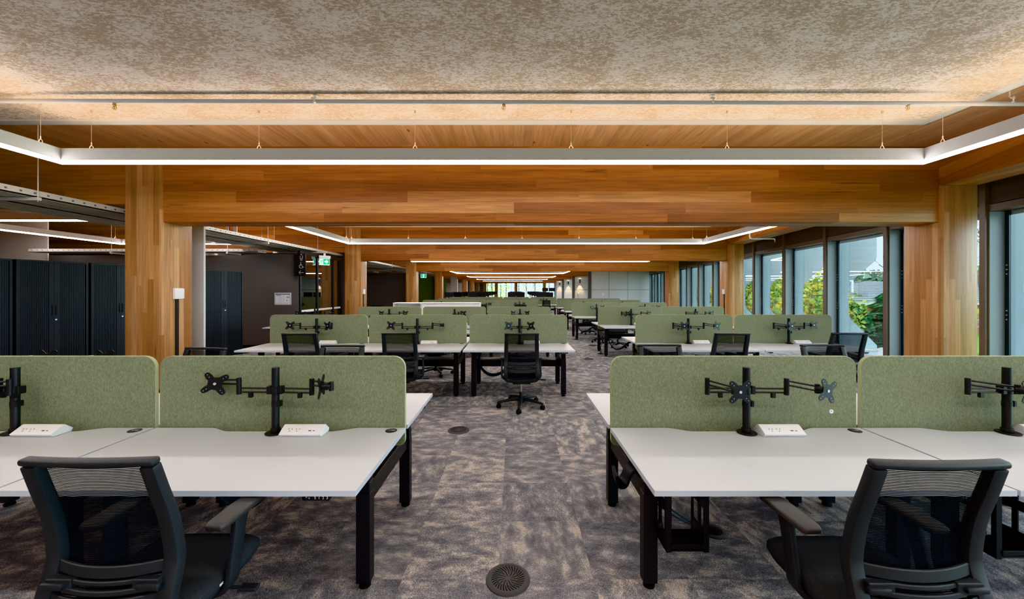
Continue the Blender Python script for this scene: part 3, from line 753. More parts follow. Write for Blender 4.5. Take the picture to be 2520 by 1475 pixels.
    m = MB(); m.cyl((.1, .03, .37), (.29, .03, .368), .007, 8); m.box((.27, .012, .36), (.345, .048, .375)); D['lever'] = m.mesh('lever', M['plastic'], .003, 1)
    m = MB(); m.cyl((0, 0, .2), (0, 0, .37), .014, 14); D['gas_lift'] = m.mesh('lift', M['chrome'])
    m = MB(); m.cyl((0, 0, .065), (0, 0, .21), .026, 16); m.cyl((0, 0, .07), (0, 0, .135), .045, 16)
    for k in range(5):
        a = R(-97 + 72 * k); c, s_ = math.cos(a), math.sin(a)
        m.sweep([(c*.03, s_*.03, .115), (c*.15, s_*.15, .108), (c*.31, s_*.31, .082), (c*.325, s_*.325, .076)], (-s_, c, 0), [.027, .024, .017, .014], [.022, .018, .011, .01])
    D['star_base'] = m.mesh('base', M['plastic'], .005, 2)
    m = MB()
    for w in (-.018, .018): m.cyl((w - .009, 0, .027), (w + .009, 0, .027), .027, 14)
    m.cyl((-.02, 0, .03), (.02, 0, .03), .014, 10); m.cyl((0, .012, .03), (0, .012, .078), .009, 8); m.box((-.024, -.02, .04), (.024, .022, .058))
    D['caster'] = m.mesh('caster', M['rubber'], .004, 1)
    return D
CH = chair_meshes()
def chair_proto(label, loc, rz, group):
    t = thing('office_chair', label, 'chair', loc, rz, group)
    for k in ('back_frame', 'backrest', 'head_rail', 'lumbar_support', 'seat', 'seat_mechanism', 'gas_lift'):
        o = link(k, CH[k], t)
        if k == 'lumbar_support':
            for s in (-1, 1): link('lumbar_slider', CH['lumbar_slider', s], o)
        if k == 'seat': link('seat_tag', CH['seat_tag'], o)
        if k == 'seat_mechanism': link('lever', CH['lever'], o)
    for s in (-1, 1):
        p = link('arm_pad', CH['arm_pad', s], t); link('arm_post', CH['arm_post', s], p)
    b = link('star_base', CH['star_base'], t)
    for k in range(5):
        a = R(-97 + 72 * k)
        link('caster', CH['caster'], b, (math.cos(a) * .315, math.sin(a) * .315, 0), R(40 + 95 * k))
    return t
GC = 'black mesh office chairs at the desks'
chairs = [  # x, y, rz(deg), label
 (-1.42, 1.578, 0, 'black mesh office chair at the nearest desk on the cabinet side of the aisle'),
 (1.40, 1.56, 0, 'black mesh office chair at the nearest desk on the window side of the aisle'),
 (-1.75, 3.62, 180, 'black mesh chair facing the camera behind the nearest screen on the cabinet side'),
 (-3.05, 3.45, 172, 'black mesh chair facing the camera, its top showing beside the first column'),
 (1.50, 3.66, 180, 'black mesh chair facing the camera behind the nearest screen on the window side'),
 (3.18, 3.66, 180, 'black mesh chair facing the camera close to the windows behind front desk screens'),
 (.10, 5.30, 0, 'black mesh chair standing in the aisle, seen whole from behind on its star base'),
 (-1.54, 5.35, 4, 'black mesh chair at the middle desk of second row on the cabinet side'),
 (-2.82, 5.30, 3, 'black mesh chair at the second row desk nearest the cabinets'),
 (2.87, 5.30, -4, 'black mesh chair between the two second row desks on the window side'),
 (4.42, 5.32, -4, 'black mesh chair at second row desk closest to the windows'),
 (-1.50, 7.35, 180, 'black mesh chair behind the middle second row desk, only its base visible'),
 (-2.97, 8.72, 0, 'black mesh chair at third row desk nearest the cabinets, top edge showing'),
 (.07, 8.72, 0, 'black mesh chair at third row aisle desk on cabinet side, top edge showing'),
 (3.03, 8.75, 0, 'black mesh chair behind second row window side screen, thin top edge showing'),
 (2.95, 10.9, 180, 'black mesh chair tucked behind third row window side desk'),
 (2.72, 11.85, 0, 'black mesh chair at fourth row window side desk by the aisle'),
 (2.80, 14.1, 180, 'black mesh chair tucked behind fourth row window side desk'),
 (.25, 15.1, 0, 'black mesh chair in front of the screen beyond the white cabinets'),
 (-1.28, 15.1, 0, 'black mesh chair at the aisle end of the white cabinets'),
 (1.80, 21.6, 0, 'black mesh chair at the far desk that closes the aisle'),
 (-5.35, 14.9, 20, 'dark chair beside second column against the dark wall'),
]
cp = None
for x, y, rz, lab in chairs:
    if cp is None: cp = chair_proto(lab, (x, y, 0), R(rz), GC)
    else: dup(cp, (x, y, 0), R(rz), lab, GC)

# ------------------------------------------------------------------ desks, screens, arms, power boxes
DW, DD = 1.6, .773
def desk_meshes():
    D = {}
    # desktop outline with the shallow cable scallop at the back; origin = front edge centre, local z=0 is the desk surface
    sc = []
    x0, x1, dep = -.39, .45, .062
    for k in range(9):
        t = k / 8; sc.append((x0 - .06 + .16 * t, DD - dep * (t * t * (3 - 2 * t))))
    for k in range(9):
        t = k / 8; sc.append((x1 - .10 + .16 * t, DD - dep * (1 - t * t * (3 - 2 * t))))
    poly = [(-DW / 2, 0), (DW / 2, 0), (DW / 2, DD)] + sc[::-1] + [(-DW / 2, DD)]
    m = MB().prism(poly, lambda p, q, t: (p, q, t), -.025, 0)
    me = m.mesh('desktop', [M['desk'], M['desk_edge']], 0, 2, 0)
    for p in me.polygons:
        if abs(p.normal.z) < .5: p.material_index = 1
    D['desktop'] = me
    return D
DK = desk_meshes()
def leg_mesh(zt, s):
    m = MB(); w = .0375; xo = s * (DW / 2 - .08 - w)
    m.box((xo - w, .375, .03), (xo + w, .442, .515)); m.box((xo - w + .002, .377, .515), (xo + w - .002, .440, .575)); m.box((xo - w + .005, .380, .575), (xo + w - .005, .437, zt - .03))
    m.box((xo - .02, .05, zt - .05), (xo + .02, .72, zt - .026))
    return m.mesh('leg', M['black'], .0025, 1)
def foot_mesh(s):
    xo = s * (DW / 2 - .1175); m = MB(); m.cyl((xo, .408, 0), (xo, .408, .014), .031, 16); m.cyl((xo, .408, .014), (xo, .408, .03), .012, 8)
    return m.mesh('foot', M['rubber'])
_leg = {}; _foot = {s: foot_mesh(s) for s in (-1, 1)}
m = MB(); m.box((-DW/2 + .12, .66, .40), (DW/2 - .12, .7, .50)); m.box((-DW/2 + .12, .7, .485), (DW/2 - .12, .90, .50)); m.box((-DW/2 + .12, .90, .40), (DW/2 - .12, .94, .50))
TRAY = m.mesh('tray', M['black'], .003, 1)
RAILM = {s: MB().box((s*(DW/2-.1175) - .022, .444, .44), (s*(DW/2-.1175) + .022, 1.152, .545)).mesh('rail', M['frame_grey'], .003, 1) for s in (-1, 1)}
m = MB(); m.prism([(.285, 0), (.425, 0), (.405, -.026), (.285, -.026)], lambda p, q, t: (p + .27, t, q - .026), .012, .10)
CTRL = m.mesh('controller', M['black'], .003, 1)
CTXT = text_mesh('^ v    S  1  2  3', .017, M['glyph'])
BRK = MB().box((-.03, 0, -.07), (.03, .012, .0)).mesh('brk', M['black'])
DISC = MB().lathe([(.0, .0), (.036, .0), (.036, .002), (.033, .003), (0, .003)], (0, 0, 0), 24).mesh('disc', M['disc'])
def build_desk(label, loc, rz, zt, rear, group, disc='', detail=True):
    t = thing('sit_stand_desk', label, 'desk', loc, rz, group)
    link('desktop', DK['desktop'], t, (0, 0, zt))
    for s in (-1, 1):
        if (zt, s) not in _leg: _leg[zt, s] = leg_mesh(zt, s)
        lg = link('leg', _leg[zt, s], t); link('foot', _foot[s], lg)
        if not rear: link('cross_rail', RAILM[s], t)
    if not rear: link('cable_basket', TRAY, t)
    if detail:
        c = link('height_controller', CTRL, t, (0, 0, zt))
        tx = link('control_symbols', CTXT, c, (.622, .0115, -.038)); tx.rotation_euler = (R(90), 0, 0)
        d = link('number_disc', DISC, t, (DW / 2 - .075, DD - .052, zt))
        if disc:
            x = link('number', text_mesh(disc, .019, M['glyph']), d, (0.004, 0, .0034))
    return t
def round_rect(w, z0, z1, rt, rb, n=6):
    P = []
    for cx, cz, r, a0 in ((w/2 - rb, z0 + rb, rb, -90), (w/2 - rt, z1 - rt, rt, 0), (-w/2 + rt, z1 - rt, rt, 90), (-w/2 + rb, z0 + rb, rb, 180)):
        for k in range(n + 1):
            a = R(a0 + 90 * k / n); P.append((cx + r * math.cos(a), cz + r * math.sin(a)))
    return P
def screen_mesh(zt):
    m = MB().prism(round_rect(1.588, zt - .12, zt + .458, .075, .04), lambda p, q, t: (p, t, q), -.012, .012)
    me = m.mesh('screen', [M['felt'], M['felt_edge']], .002, 1, 30)
    for p in me.polygons:
        if abs(p.normal.y) < .9: p.material_index = 1
    return me
_scr = {}
BRKM = {}
def build_screen(label, x, yc, zt, group):
    if zt not in _scr:
        _scr[zt] = screen_mesh(zt)
        m = MB()
        for s in (-1, 1): m.box((s * .6 - .03, -.022, zt - .13), (s * .6 + .03, -.0125, zt - .03))
        BRKM[zt] = m.mesh('b', M['black'])
    t = thing('desk_screen', label, 'desk screen', (x, yc, 0), 0, group)
    link('felt_panel', _scr[zt], t); link('mounting_bracket', BRKM[zt], t)
    return t

# monitor arms
def xplate():
    P = []; ro, wo, ri = .084, .0150, .041
    for k in range(4):
        a = R(45 + 90 * k); ca, sa = math.cos(a), math.sin(a)
        f = lambda r, w: (r * ca - w * sa, r * sa + w * ca)
        P += [f(.055, -.019), f(ro - .008, -wo), f(ro, -wo * .5), f(ro, wo * .5), f(ro - .008, wo), f(.055, .019)]
        b = a + R(45); P += [(ri * 1.02 * math.cos(b - .35), ri * 1.02 * math.sin(b - .35)), (ri * .93 * math.cos(b), ri * .93 * math.sin(b)), (ri * 1.02 * math.cos(b + .35), ri * 1.02 * math.sin(b + .35))]
    m = MB().prism(P, lambda p, q, t: (p, t, q), -.002, .0015)
    m.cyl((0, -.0025, 0), (0, -.0019, 0), .029, 20)
    m.mat(1)
    for k in range(4):
        a = R(45 + 90 * k)
        for r in (.053, .071): m.cyl((r * math.cos(a), -.0028, r * math.sin(a)), (r * math.cos(a), -.0019, r * math.sin(a)), .0028, 8)
    return m.mesh('plate', [M['black'], M['pipe']], 0, 2, 30)
PLATE = xplate()
SCREWM = MB().cyl((0, -.006, 0), (0, -.002, 0), .009, 6).mesh('screw', M['screw'])
m = MB(); m.cyl((0, -.005, 0), (0, -.005, .008), .056, 24); m.cyl((0, 0, .008), (0, 0, .03), .028, 18)
ABASE = m.mesh('base', M['black'], .002, 1)
APOLE = MB().cyl((0, 0, .03), (0, 0, .405), .0215, 18).mesh('pole', M['black'])
m = MB(); m.cyl((0, 0, .165), (0, 0, .195), .0235, 14); m.box((.022, -.02, .166), (.036, .014, .2)); ACLIP = m.mesh('clip', M['black'])
m = MB(); m.cyl((0, 0, .245), (0, 0, .285), .026, 16)
for s in (-1, 1): m.box((s * .034 - .012, -.02, .243), (s * .034 + .012, .02, .29))
AHUB = m.mesh('hub', M['black'], .002, 1)
def dirv(a): return Vector((math.cos(R(a)), math.sin(R(a)), 0))
_armc = {}
def arm_set(cfg):
    """cfg: per side (side, lower angle, upper angle, plate yaw, roll, lower len, upper len)"""
    if cfg in _armc: return _armc[cfg]
    out = []
    for (s, al, au, yaw, roll, ll, lu) in cfg:
        p0 = Vector((s * .042, 0, .264)); e = p0 + dirv(al) * ll
        m = MB()
        for dz in (-.013, .011): m.cyl(p0 + Vector((0, 0, dz)), e + Vector((0, 0, dz)), .0055, 8)
        mid = p0 + (e - p0) * .6; m.box(mid - Vector((.011, .009, .045)), mid + Vector((.011, .009, -.012)))
        lower = m.mesh('lower', M['black'])
        m = MB(); m.cyl(e + Vector((0, 0, -.026)), e + Vector((0, 0, .075)), .0145, 14); elbow = m.mesh('elbow', M['black'])
        f = e + dirv(au) * lu + Vector((0, 0, -.012)); m = MB()
        for dz in (.062, .036): m.cyl(e + Vector((0, 0, dz)), f + Vector((0, 0, dz - .004)), .006, 8)
        m.cyl(f + Vector((0, 0, .018)), f + Vector((0, 0, .072)), .014, 12); upper = m.mesh('upper', M['black'])
        nrm = Vector((math.sin(R(yaw)), -math.cos(R(yaw)), 0)); g0 = f + Vector((0, 0, .045)); g1 = g0 + nrm * .055
        m = MB(); m.cyl(g0, g1, .019, 14); m.cyl(g0 + nrm * .02, g0 + nrm * .04, .024, 14); head = m.mesh('head', M['black'])
        out.append((lower, elbow, upper, head, g1 + nrm * .002, yaw, roll))
    _armc[cfg] = out; return out
CFG = dict(
 A1=((-1, 178, 158, 20, 12, .19, .20), (1, -4, -8, -80, 3, .19, .13)),
 A2=((-1, 185, 215, 30, 8, .05, .26), (1, -150, 196, 0, 0, .05, .24)),
 R1=((-1, 180, -48, 4, 0, .20, .15), (1, -3, -32, 18, 14, .20, .15)),
 R2=((-1, 180, -32, 6, 0, .20, .20), (1, -3, 20, 10, 0, .20, .15)),
 U=((-1, 182, -112, 24, 6, .14, .05), (1, -2, -68, -24, -6, .14, .05)),
 W=((-1, 178, 182, 8, 5, .20, .17), (1, 2, 6, -78, 0, .20, .17)),
 V=((-1, 180, 172, 14, 4, .22, .16), (1, 0, -95, -20, -8, .20, .04)),
 S=((-1, 176, -60, 0, 4, .16, .10), (1, 0, 5, 4, 6, .21, .16)),
 B=((-1, 180, -80, 0, 0, .165, .04), (1, 0, -100, 0, 0, .165, .04)),
 K=((-1, -20, -20, 0, 0, .15, .13), (1, 4, -30, 0, 4, .14, .06)),
)
def build_arm(label, x, y, z, cfg, rz=0.0, group='dual monitor arms', lift=0.0):
    t = thing('monitor_arm', label, 'monitor arm', (x, y, z + .001), rz, group)
    link('base', ABASE, t); p = link('pole', APOLE, t); link('cable_clip', ACLIP, p); link('bracket', AHUB, t, (0, 0, lift))
    for lower, elbow, upper, head, at, yaw, roll in arm_set(CFG[cfg]):
        link('lower_arm', lower, t, (0, 0, lift)); e = link('upper_arm', upper, t, (0, 0, lift)); link('elbow', elbow, e)
        h = link('tilt_head', head, t, (0, 0, lift))
        pl = link('mount_plate', PLATE, t, at + Vector((0, 0, lift))); pl.rotation_euler = (0, R(roll), R(yaw))
        link('centre_bolt', SCREWM, pl)
    return t
# power box
m = MB(); m.prism([(-.055, .018), (-.04, 0), (.055, 0), (.065, .018), (.02, .056), (.008, .056)], lambda p, q, t: (t, p, q), -.125, .125)
PBOX = m.mesh('box', M['white'], .0015, 1)
m = MB()
sl = Vector((0, .063, .038)).normalized(); nn = Vector((0, -sl.z, sl.y)); o0 = Vector((0, -.024, .037))
def on_face(u, w, du, dw):
    c = o0 + Vector((u, 0, 0)) + sl * w
    vs = [c + Vector((a * du, 0, 0)) + sl * (b * dw) + nn * .0008 for a, b in ((-1, -1), (1, -1), (1, 1), (-1, 1))]
    return vs
for u in (-.07, -.025):
    for a, b in ((-.010, .004), (.010, .004), (0, -.011)): m.add(on_face(u + a, b, .0022, .004), [(0, 1, 2, 3)])
PSOCK = m.mesh('socket', M['ink'], 0, 2, 0)
m = MB(); m.add(on_face(.052, -.008, .009, .004), [(0, 1, 2, 3)]); m.add(on_face(.077, -.009, .006, .003), [(0, 1, 2, 3)]); PUSB = m.mesh('usb', M['ink'], 0, 2, 0)
def build_power(label, x, y, z, group='white desktop power boxes'):
    t = thing('power_box', label, 'power outlet', (x, y, z + .001), 0, group)
    link('casing', PBOX, t); link('socket_slots', PSOCK, t); link('data_port', PUSB, t)

ORD = ['aisle', 'second', 'third', 'fourth', 'fifth']
ROWN = ['front', 'second', 'third', 'fourth', 'fifth', 'sixth', 'seventh']
def bank(row, side, xs, yc, zt, cfgs, rear=(), front=None, discs=None, screens=None, power=True):
    """xs: centres, ordered from the aisle outwards"""
    sd = 'cabinet side' if side < 0 else 'window side'
    for i, x in enumerate(xs):
        pos = f'{ORD[i]} desk' if i == 0 else f'desk {["", "second", "third", "fourth"][i]} from the aisle'
        w = f'{ROWN[row]} row, {sd}, {pos}'
        if front is None or i in front:
            build_desk(f'white topped black sit stand desk, {w}', (x, yc - .8, 0), 0, zt, False, 'white sit stand desks', (discs or {}).get(i, ''), row < 3)
        if i in rear:
            build_desk(f'white sit stand desk backing onto the {w}', (x, yc + .8, 0), PI, zt, True, 'white sit stand desks', '', False)
        if screens is None or i in screens: build_screen(f'sage green felt screen, {w}', x, yc, zt, 'sage green desk screens')
        if cfgs[i]:
            build_arm(f'black dual monitor arm, {w}', x + .02, yc - .8 + .685, zt, cfgs[i])
            if power and (row < 3): build_power(f'white power box, {w}', x + .02 + .19, yc - .8 + .66, zt)
P_ = 1.605
bank(0, -1, [-1.498, -3.112], 2.49, .73, ['A1', 'A2'], (0, 1), None, {0: '1.164', 1: '1.163'})
bank(0, 1, [1.42, 3.035], 2.49, .73, ['R1', 'R2'], (0, 1), None, {0: '1.161'})
bank(1, -1, [.07, -1.565, -3.175], 6.24, .755, ['U', 'W', 'V'], (0, 1, 2))
bank(1, 1, [2.78, 4.395], 6.27, .755, ['R1', 'R2'], (0, 1))
bank(2, -1, [.13, -1.50, -3.13], 9.66, .74, ['U', 'K', 'S'], (0, 1, 2))
bank(2, 1, [2.93, 4.55], 9.76, .735, ['R1', 'R2'], (0, 1))
bank(3, 1, [2.74, 4.36], 12.93, .74, ['U', 'S'], (0, 1))
bank(3, -1, [.21, -1.43, -3.05], 16.1, .74, ['U', 'S', 'U'], (0,))
bank(4, 1, [2.88, 4.5], 16.1, .74, ['U', 'K'], (0,))
bank(4, -1, [.2, -1.42, -3.04], 19.3, .74, ['U', 'U', 'U'], ())
bank(5, 1, [2.95, 4.57], 19.4, .74, ['U', 'U'], (0,))
bank(5, -1, [1.75, .14, -1.47, -3.08], 23.1, .74, ['U', 'U', 'U', 'U'], ())
# extra desk by the glazed room and the head of one rear arm
build_desk('white sit stand desk without a screen beside the glazed room', (-5.05, 8.9, 0), 0, .74, False, None, '', False)
build_arm('black dual monitor arm on the desk beside the glazed room', -4.98, 9.58, .74, 'W')
build_arm('black dual monitor arm rising behind the front row screen near the tall cabinets', -3.09, 2.61, .73, 'B', PI, None, .10)
# cable sleeves, computer holders
def holder(x, label, parent_loc):
    t = thing('computer_holder', label, 'computer holder', parent_loc)
    def side_plate(nm, x0, x1):
        mb = MB(); mb.box((x0, 0, 0), (x1, .018, .434)); mb.box((x0, .16, .0), (x1, .178, .434)); mb.box((x0, .018, 0), (x1, .16, .09)); mb.box((x0, .018, .20), (x1, .16, .25)); mb.box((x0, .018, .36), (x1, .16, .434)); mb.box((x0, .075, .09), (x1, .1, .36))
        link(nm, mb.mesh('s', M['black'], .002, 1), t)
    side_plate('side_plate', -.11, -.1); side_plate('side_plate', .1, .11)
    link('front_flange', boxm('f', (-.11, -.006, 0), (-.082, 0, .434), M['black']), t); link('front_flange', boxm('f', (.082, -.006, 0), (.11, 0, .434), M['black']), t)
    mb = MB(); mb.box((-.1, 0, 0), (.1, .178, .008)); mb.box((-.085, -.012, .02), (.085, 0, .045)); link('bottom_tray', mb.mesh('b', M['black'], .002, 1), t)
    link('top_bracket', boxm('t', (-.11, .0, .4255), (.11, .178, .4345), M['black']), t)
    link('clamp_knob', MB().cyl((-.13, .05, .11), (-.11, .05, .11), .018, 14).mesh('k', M['plastic']), t)
holder(0, 'black computer holder hanging under the nearest window side desk', (.89, 1.97, .2695))
holder(0, 'black computer holder under the second window side desk at the frame edge', (2.52, 1.92, .2695))
def sleeve(label, pts, w=.035):
    o = link('cable_sleeve', MB().sweep(smoothpts(pts, 5), (0, 1, .25), w, .010).mesh('s', M['cable'], .003, 1)); tag(o, label, 'cable', 'black hanging cable sleeves')
sleeve('black cable sleeve sagging under the nearest cabinet side desk', [(-1.82, 2.2, .64), (-1.72, 2.28, .40), (-1.62, 2.30, .33), (-1.52, 2.31, .36), (-1.36, 2.3, .55), (-1.3, 2.28, .66)])
sleeve('black cable sleeve hanging over the side rail of the nearest window side desk', [(.585, 2.22, .57), (.60, 2.24, .50), (.645, 2.26, .49), (.685, 2.27, .555), (.74, 2.28, .578), (.82, 2.29, .60), (.9, 2.3, .655)], .045)
sleeve('black cable sleeve sagging under the aisle desk in the third window side row', [(2.32, 9.5, .66), (2.36, 9.53, .35), (2.5, 9.55, .16), (2.66, 9.55, .16), (2.85, 9.54, .3), (2.98, 9.53, .34)])
sleeve('black cable sleeve sagging under the fourth row window side desk', [(2.12, 12.7, .66), (2.16, 12.72, .35), (2.3, 12.74, .22), (2.5, 12.74, .3), (2.66, 12.72, .42)])
sleeve('black cable sleeve sagging under the aisle desk in the second cabinet side row', [(-.55, 6.0, .66), (-.52, 6.04, .40), (-.38, 6.05, .28), (-.22, 6.05, .30), (-.06, 6.04, .42)])
def floor_box(x, y, label, cabs):
    t = thing('floor_outlet', label, 'floor outlet', (x, y, 0))
    link('ring', MB().lathe([(.055, 0), (.082, 0), (.082, .006), (.076, .012), (.056, .012), (.052, .004)], (0, 0, 0), 28).mesh('r', M['vent']), t)
    link('cover', MB().lathe([(.0, .0), (.052, .0), (.05, .016), (.03, .026), (0, .028)], (0, 0, 0), 24).mesh('c', M['rubber']), t)
    for c in cabs: link('cable', MB().tube(smoothpts(c, 6), .0065, 8).mesh('c', M['cable']), t)
floor_box(1.33, 2.56, 'round black floor outlet with blue black cables under the nearest window side desk', [[(-.03, -.01, .02), (-.12, -.03, .05), (-.3, -.05, .15), (-.5, -.03, .30), (-.60, -.02, .42)], [(-.03, .01, .02), (-.12, .0, .05), (-.3, -.02, .17), (-.5, 0, .33), (-.60, .0, .45)]])
floor_box(2.19, 9.7, 'round floor outlet with cables beside the third row window side desk', [[(0, 0, .02), (-.02, .0, .15), (0.02, 0, .3), (.06, 0, .44)], [(.02, 0, .02), (.01, .02, .15), (.05, .02, .3), (.08, .02, .44)]])
floor_box(2.03, 12.5, 'round floor outlet with cables beside the fourth row window side desk', [[(0, 0, .02), (-.05, .05, .15), (-.04, .1, .3), (0, .15, .44)]])
# floor vents
mb = MB(); mb.lathe([(.0, .0), (.124, .0), (.122, .005), (.112, .010), (.1, .0105), (.099, .008), (0, .008)], (0, 0, 0), 48)
VR = mb.mesh('vent', M['vent'])
mb = MB()
for k in range(32):
    a0 = 2 * PI * k / 32; rin = (.017, .055, .032, .055)[k % 4]; pts = []
    for j in range(5):
        r = rin + (.092 - rin) * j / 4; a = a0 + 1.6 * (r - .05) / .1 * .35
        pts.append((r * math.cos(a), r * math.sin(a), .0083))
    vs = []; fs = []
    for j, p in enumerate(pts):
        q = Vector(pts[min(j+1, 4)]) - Vector(pts[max(j-1, 0)]); q = Vector((-q.y, q.x, 0)).normalized() * (.0016 + .0016 * j / 4)
        vs += [Vector(p) + q, Vector(p) - q]
    fs = [(2*j, 2*j+1, 2*j+3, 2*j+2) for j in range(4)]
    mb.add(vs, fs)
VS = mb.mesh('slots', M['hole'], 0, 2, 0)
for x, y, lab in ((-.034, 2.138, 'round grey swirl floor vent nearest the camera in the aisle'), (-.636, 4.41, 'round swirl floor vent in the aisle before the chair seen whole'), (1.17, 7.8, 'round floor vent in the aisle beside the second row corner'), (1.74, 8.97, 'round floor vent in the aisle near the third row desks'), (2.30, 11.2, 'round floor vent between third and fourth window side rows'), (2.42, 14.1, 'round floor vent in the aisle behind the fourth window side row')):
    t = thing('floor_vent', lab, 'floor vent', (x, y, 0), random.random(), 'round floor vents'); link('rim', VR, t); link('slots', VS, t)
# felt pin on the window side screen
t = thing('round_sticker', 'small white round sticker on the nearest window side screen', 'sticker', ((2045.5 - CX) * 2.478 / FPX, 2.478, H - (1013 - HY) * 2.478 / FPX))
link('sticker_face', MB().cyl((0, -.0025, 0), (0, .0, 0), .0135, 20).mesh('s', M['white']), t)
link('printed_mark', MB().cyl((-.002, -.0032, .002), (-.002, -.0024, .002), .005, 8).mesh('s', pbr('sticker_blue', (.15, .4, .6))), t)

# far banks with monitors
m = MB(); m.box((-.8, 0, .705), (.8, .775, .73)); m2 = m
FD = m.mesh('far_top', M['desk'])
FL = {s: MB().box((s * .7 - .04, .37, 0), (s * .7 + .04, .45, .705)).mesh('far_leg', M['black']) for s in (-1, 1)}
m = MB(); m.box((-.29, 0, -.17), (.29, .035, .17)); FMB = m.mesh('mon', M['monitor'], .004, 1)
FMS = boxm('stand', (-.03, .035, -.56), (.03, .06, .05), M['black'])
for r in range(6):
    yc = 27.2 + 3.6 * r
    for cxi, x in enumerate((-4.25, -2.6, .15, 2.15)):
        if r in (2, 4) and cxi == 0: continue
        t = thing('office_desk', 'white desk in the far banks crowded with black monitors', 'desk', (x, yc - .8, 0), 0, 'far desks with monitors')
        link('desktop', FD, t)
        for s in (-1, 1): link('leg', FL[s], t)
        for k in (-1, 1):
            t = thing('computer_monitor', 'black monitor standing on a white desk in the far banks', 'monitor', (x + .31 * k, yc - .35, 1.29), R(-9 * k), 'black monitors in the far banks')
            link('display', FMB, t); link('stand', FMS, t)
t = thing('computer_monitor', 'black monitor raised above the far banks against the end windows, one of a pair', 'monitor', (2.93, 36, 1.66), 0, 'raised far pair of monitors'); link('display', FMB, t); link('stand', boxm('s', (-.03, .035, -.93), (.03, .06, .05), M['black']), t)
t = dup(t, (3.55, 36, 1.66), 0, 'black monitor raised above the far banks against the end windows, one of a pair', 'raised far pair of monitors')
t = thing('office_desk', 'white far desk under the raised pair of black monitors', 'desk', (3.24, 35.6, 0)); link('desktop', FD, t)
for s in (-1, 1): link('leg', FL[s], t)

# ------------------------------------------------------------------ outside
GZ = -3.0
o = struct('ground', boxm('ground', (12, -40, GZ - .1), (160, 160, GZ), M['lawn'])); o['kind'] = 'structure'
struct('path', MB().prism([(14, 20), (17, 20), (60, 48), (60, 52)], lambda p, q, t: (p, q, t), GZ, GZ + .02).mesh('path', M['path']))
def leaf_cloud(cx, cy, cz, rx, ry, rz, n, size, shape='ball', seed=1):
    rnd = random.Random(seed); mb = MB()
    for _ in range(n):
        if shape == 'ball':
            while True:
                p = Vector((rnd.uniform(-1, 1), rnd.uniform(-1, 1), rnd.uniform(-1, 1)))
                if .25 < p.length < 1: break
            c = Vector((cx + p.x * rx, cy + p.y * ry, cz + p.z * rz))
        else:
            h = rnd.random() ** 1.3; a = rnd.uniform(0, 2 * PI); r = (1 - h) ** .8 * (.65 + .4 * rnd.random())
            r *= .82 + .18 * math.sin(h * 38)
            c = Vector((cx + math.cos(a) * r * rx, cy + math.sin(a) * r * ry, cz - rz + 2 * rz * h))
        u = Vector((rnd.uniform(-1, 1), rnd.uniform(-1, 1), rnd.uniform(-1, 1))).normalized(); w = u.orthogonal().normalized()
        s = size * rnd.uniform(.6, 1.3)
        if shape == 'cone':
            u = Vector((c.x - cx, c.y - cy, -.35)).normalized(); w = Vector((-u.y, u.x, 0)).normalized(); mb.add([c - w * s * .5, c + u * s * 1.6, c + w * s * .5], [(0, 1, 2)])
        else: mb.add([c - u * s, c + w * s * .8, c + u * s, c - w * s * .8], [(0, 1, 2, 3)])
    return mb
def branches(mb, p, d, L, r, depth, rnd):
    q = p + d * L; mb.cyl(p, q, r, 5, r * .6)
    if depth == 0: return
    for _ in range(3):
        e = (d + Vector((rnd.uniform(-.8, .8), rnd.uniform(-.8, .8), rnd.uniform(-.2, .6)))).normalized()
        branches(mb, p + d * L * rnd.uniform(.6, 1), e, L * rnd.uniform(.55, .75), r * .55, depth - 1, rnd)
def tree(name, label, x, y, h, rx, rz, n, size, mat, seed, group='trees outside the windows', shape='ball'):
    t = thing(name, label, 'tree', (x, y, GZ), 0, group); rnd = random.Random(seed)
    link('crown', leaf_cloud(0, 0, h - rz, rx, rx, rz, n, size, shape, seed).mesh('crown', mat, 0, 2, 0), t)
    mb = MB()
    if shape == 'ball': branches(mb, Vector((0, 0, 0)), Vector((.03, .02, 1)).normalized(), h * .42, .16, 4, rnd)
    else: mb.cyl((0, 0, 0), (0, 0, h * .9), .12, 8, .03)
    link('trunk', mb.mesh('trunk', M['bark']), t)
tree('plane_tree', 'yellow green plane tree outside the window nearest the second column bay', 18.4, 24.5, 5.6, 3.2, 2.6, 2800, .13, M['plane'], 3)
tree('plane_tree', 'dense yellow leaved plane tree outside between first and second columns', 21.6, 30.5, 8.6, 3.2, 4.1, 3600, .14, M['plane'], 4)
tree('plane_tree', 'tall thin yellow plane tree outside the middle windows', 13.6, 20.3, 5.4, 1.6, 2.4, 900, .13, M['plane'], 5)
tree('plane_tree', 'yellow leaved tree outside the windows past the second column', 19.5, 41, 6.6, 4.2, 3.2, 3200, .18, M['plane'], 6)
tree('plane_tree', 'bare branched tree with few orange leaves outside the nearest window', 17.3, 14.0, 8.5, 2.6, 4.0, 160, .13, M['plane'], 8)
tree('conifer_tree', 'dense dark green conifer in front of the brick house', 31.5, 32.3, 4.75, 3.0, 2.4, 6000, .26, M['conif'], 9, None, 'cone')
tree('conifer_tree', 'olive green shrubby tree between the plane trees and the brick house', 26.3, 30.5, 3.7, 1.7, 1.8, 2600, .2, M['conif'], 10, None)
for i, (x, y, h) in enumerate(((70, 74, 8.5), (86, 84, 9.5), (104, 92, 10.5), (55, 92, 9.5))):
    tree('distant_tree', f'hazy blue green tree on the skyline behind the brick house roof', x, y, h, 7.5, 4.5, 2600, .55, M['far'], 20 + i, 'skyline trees')
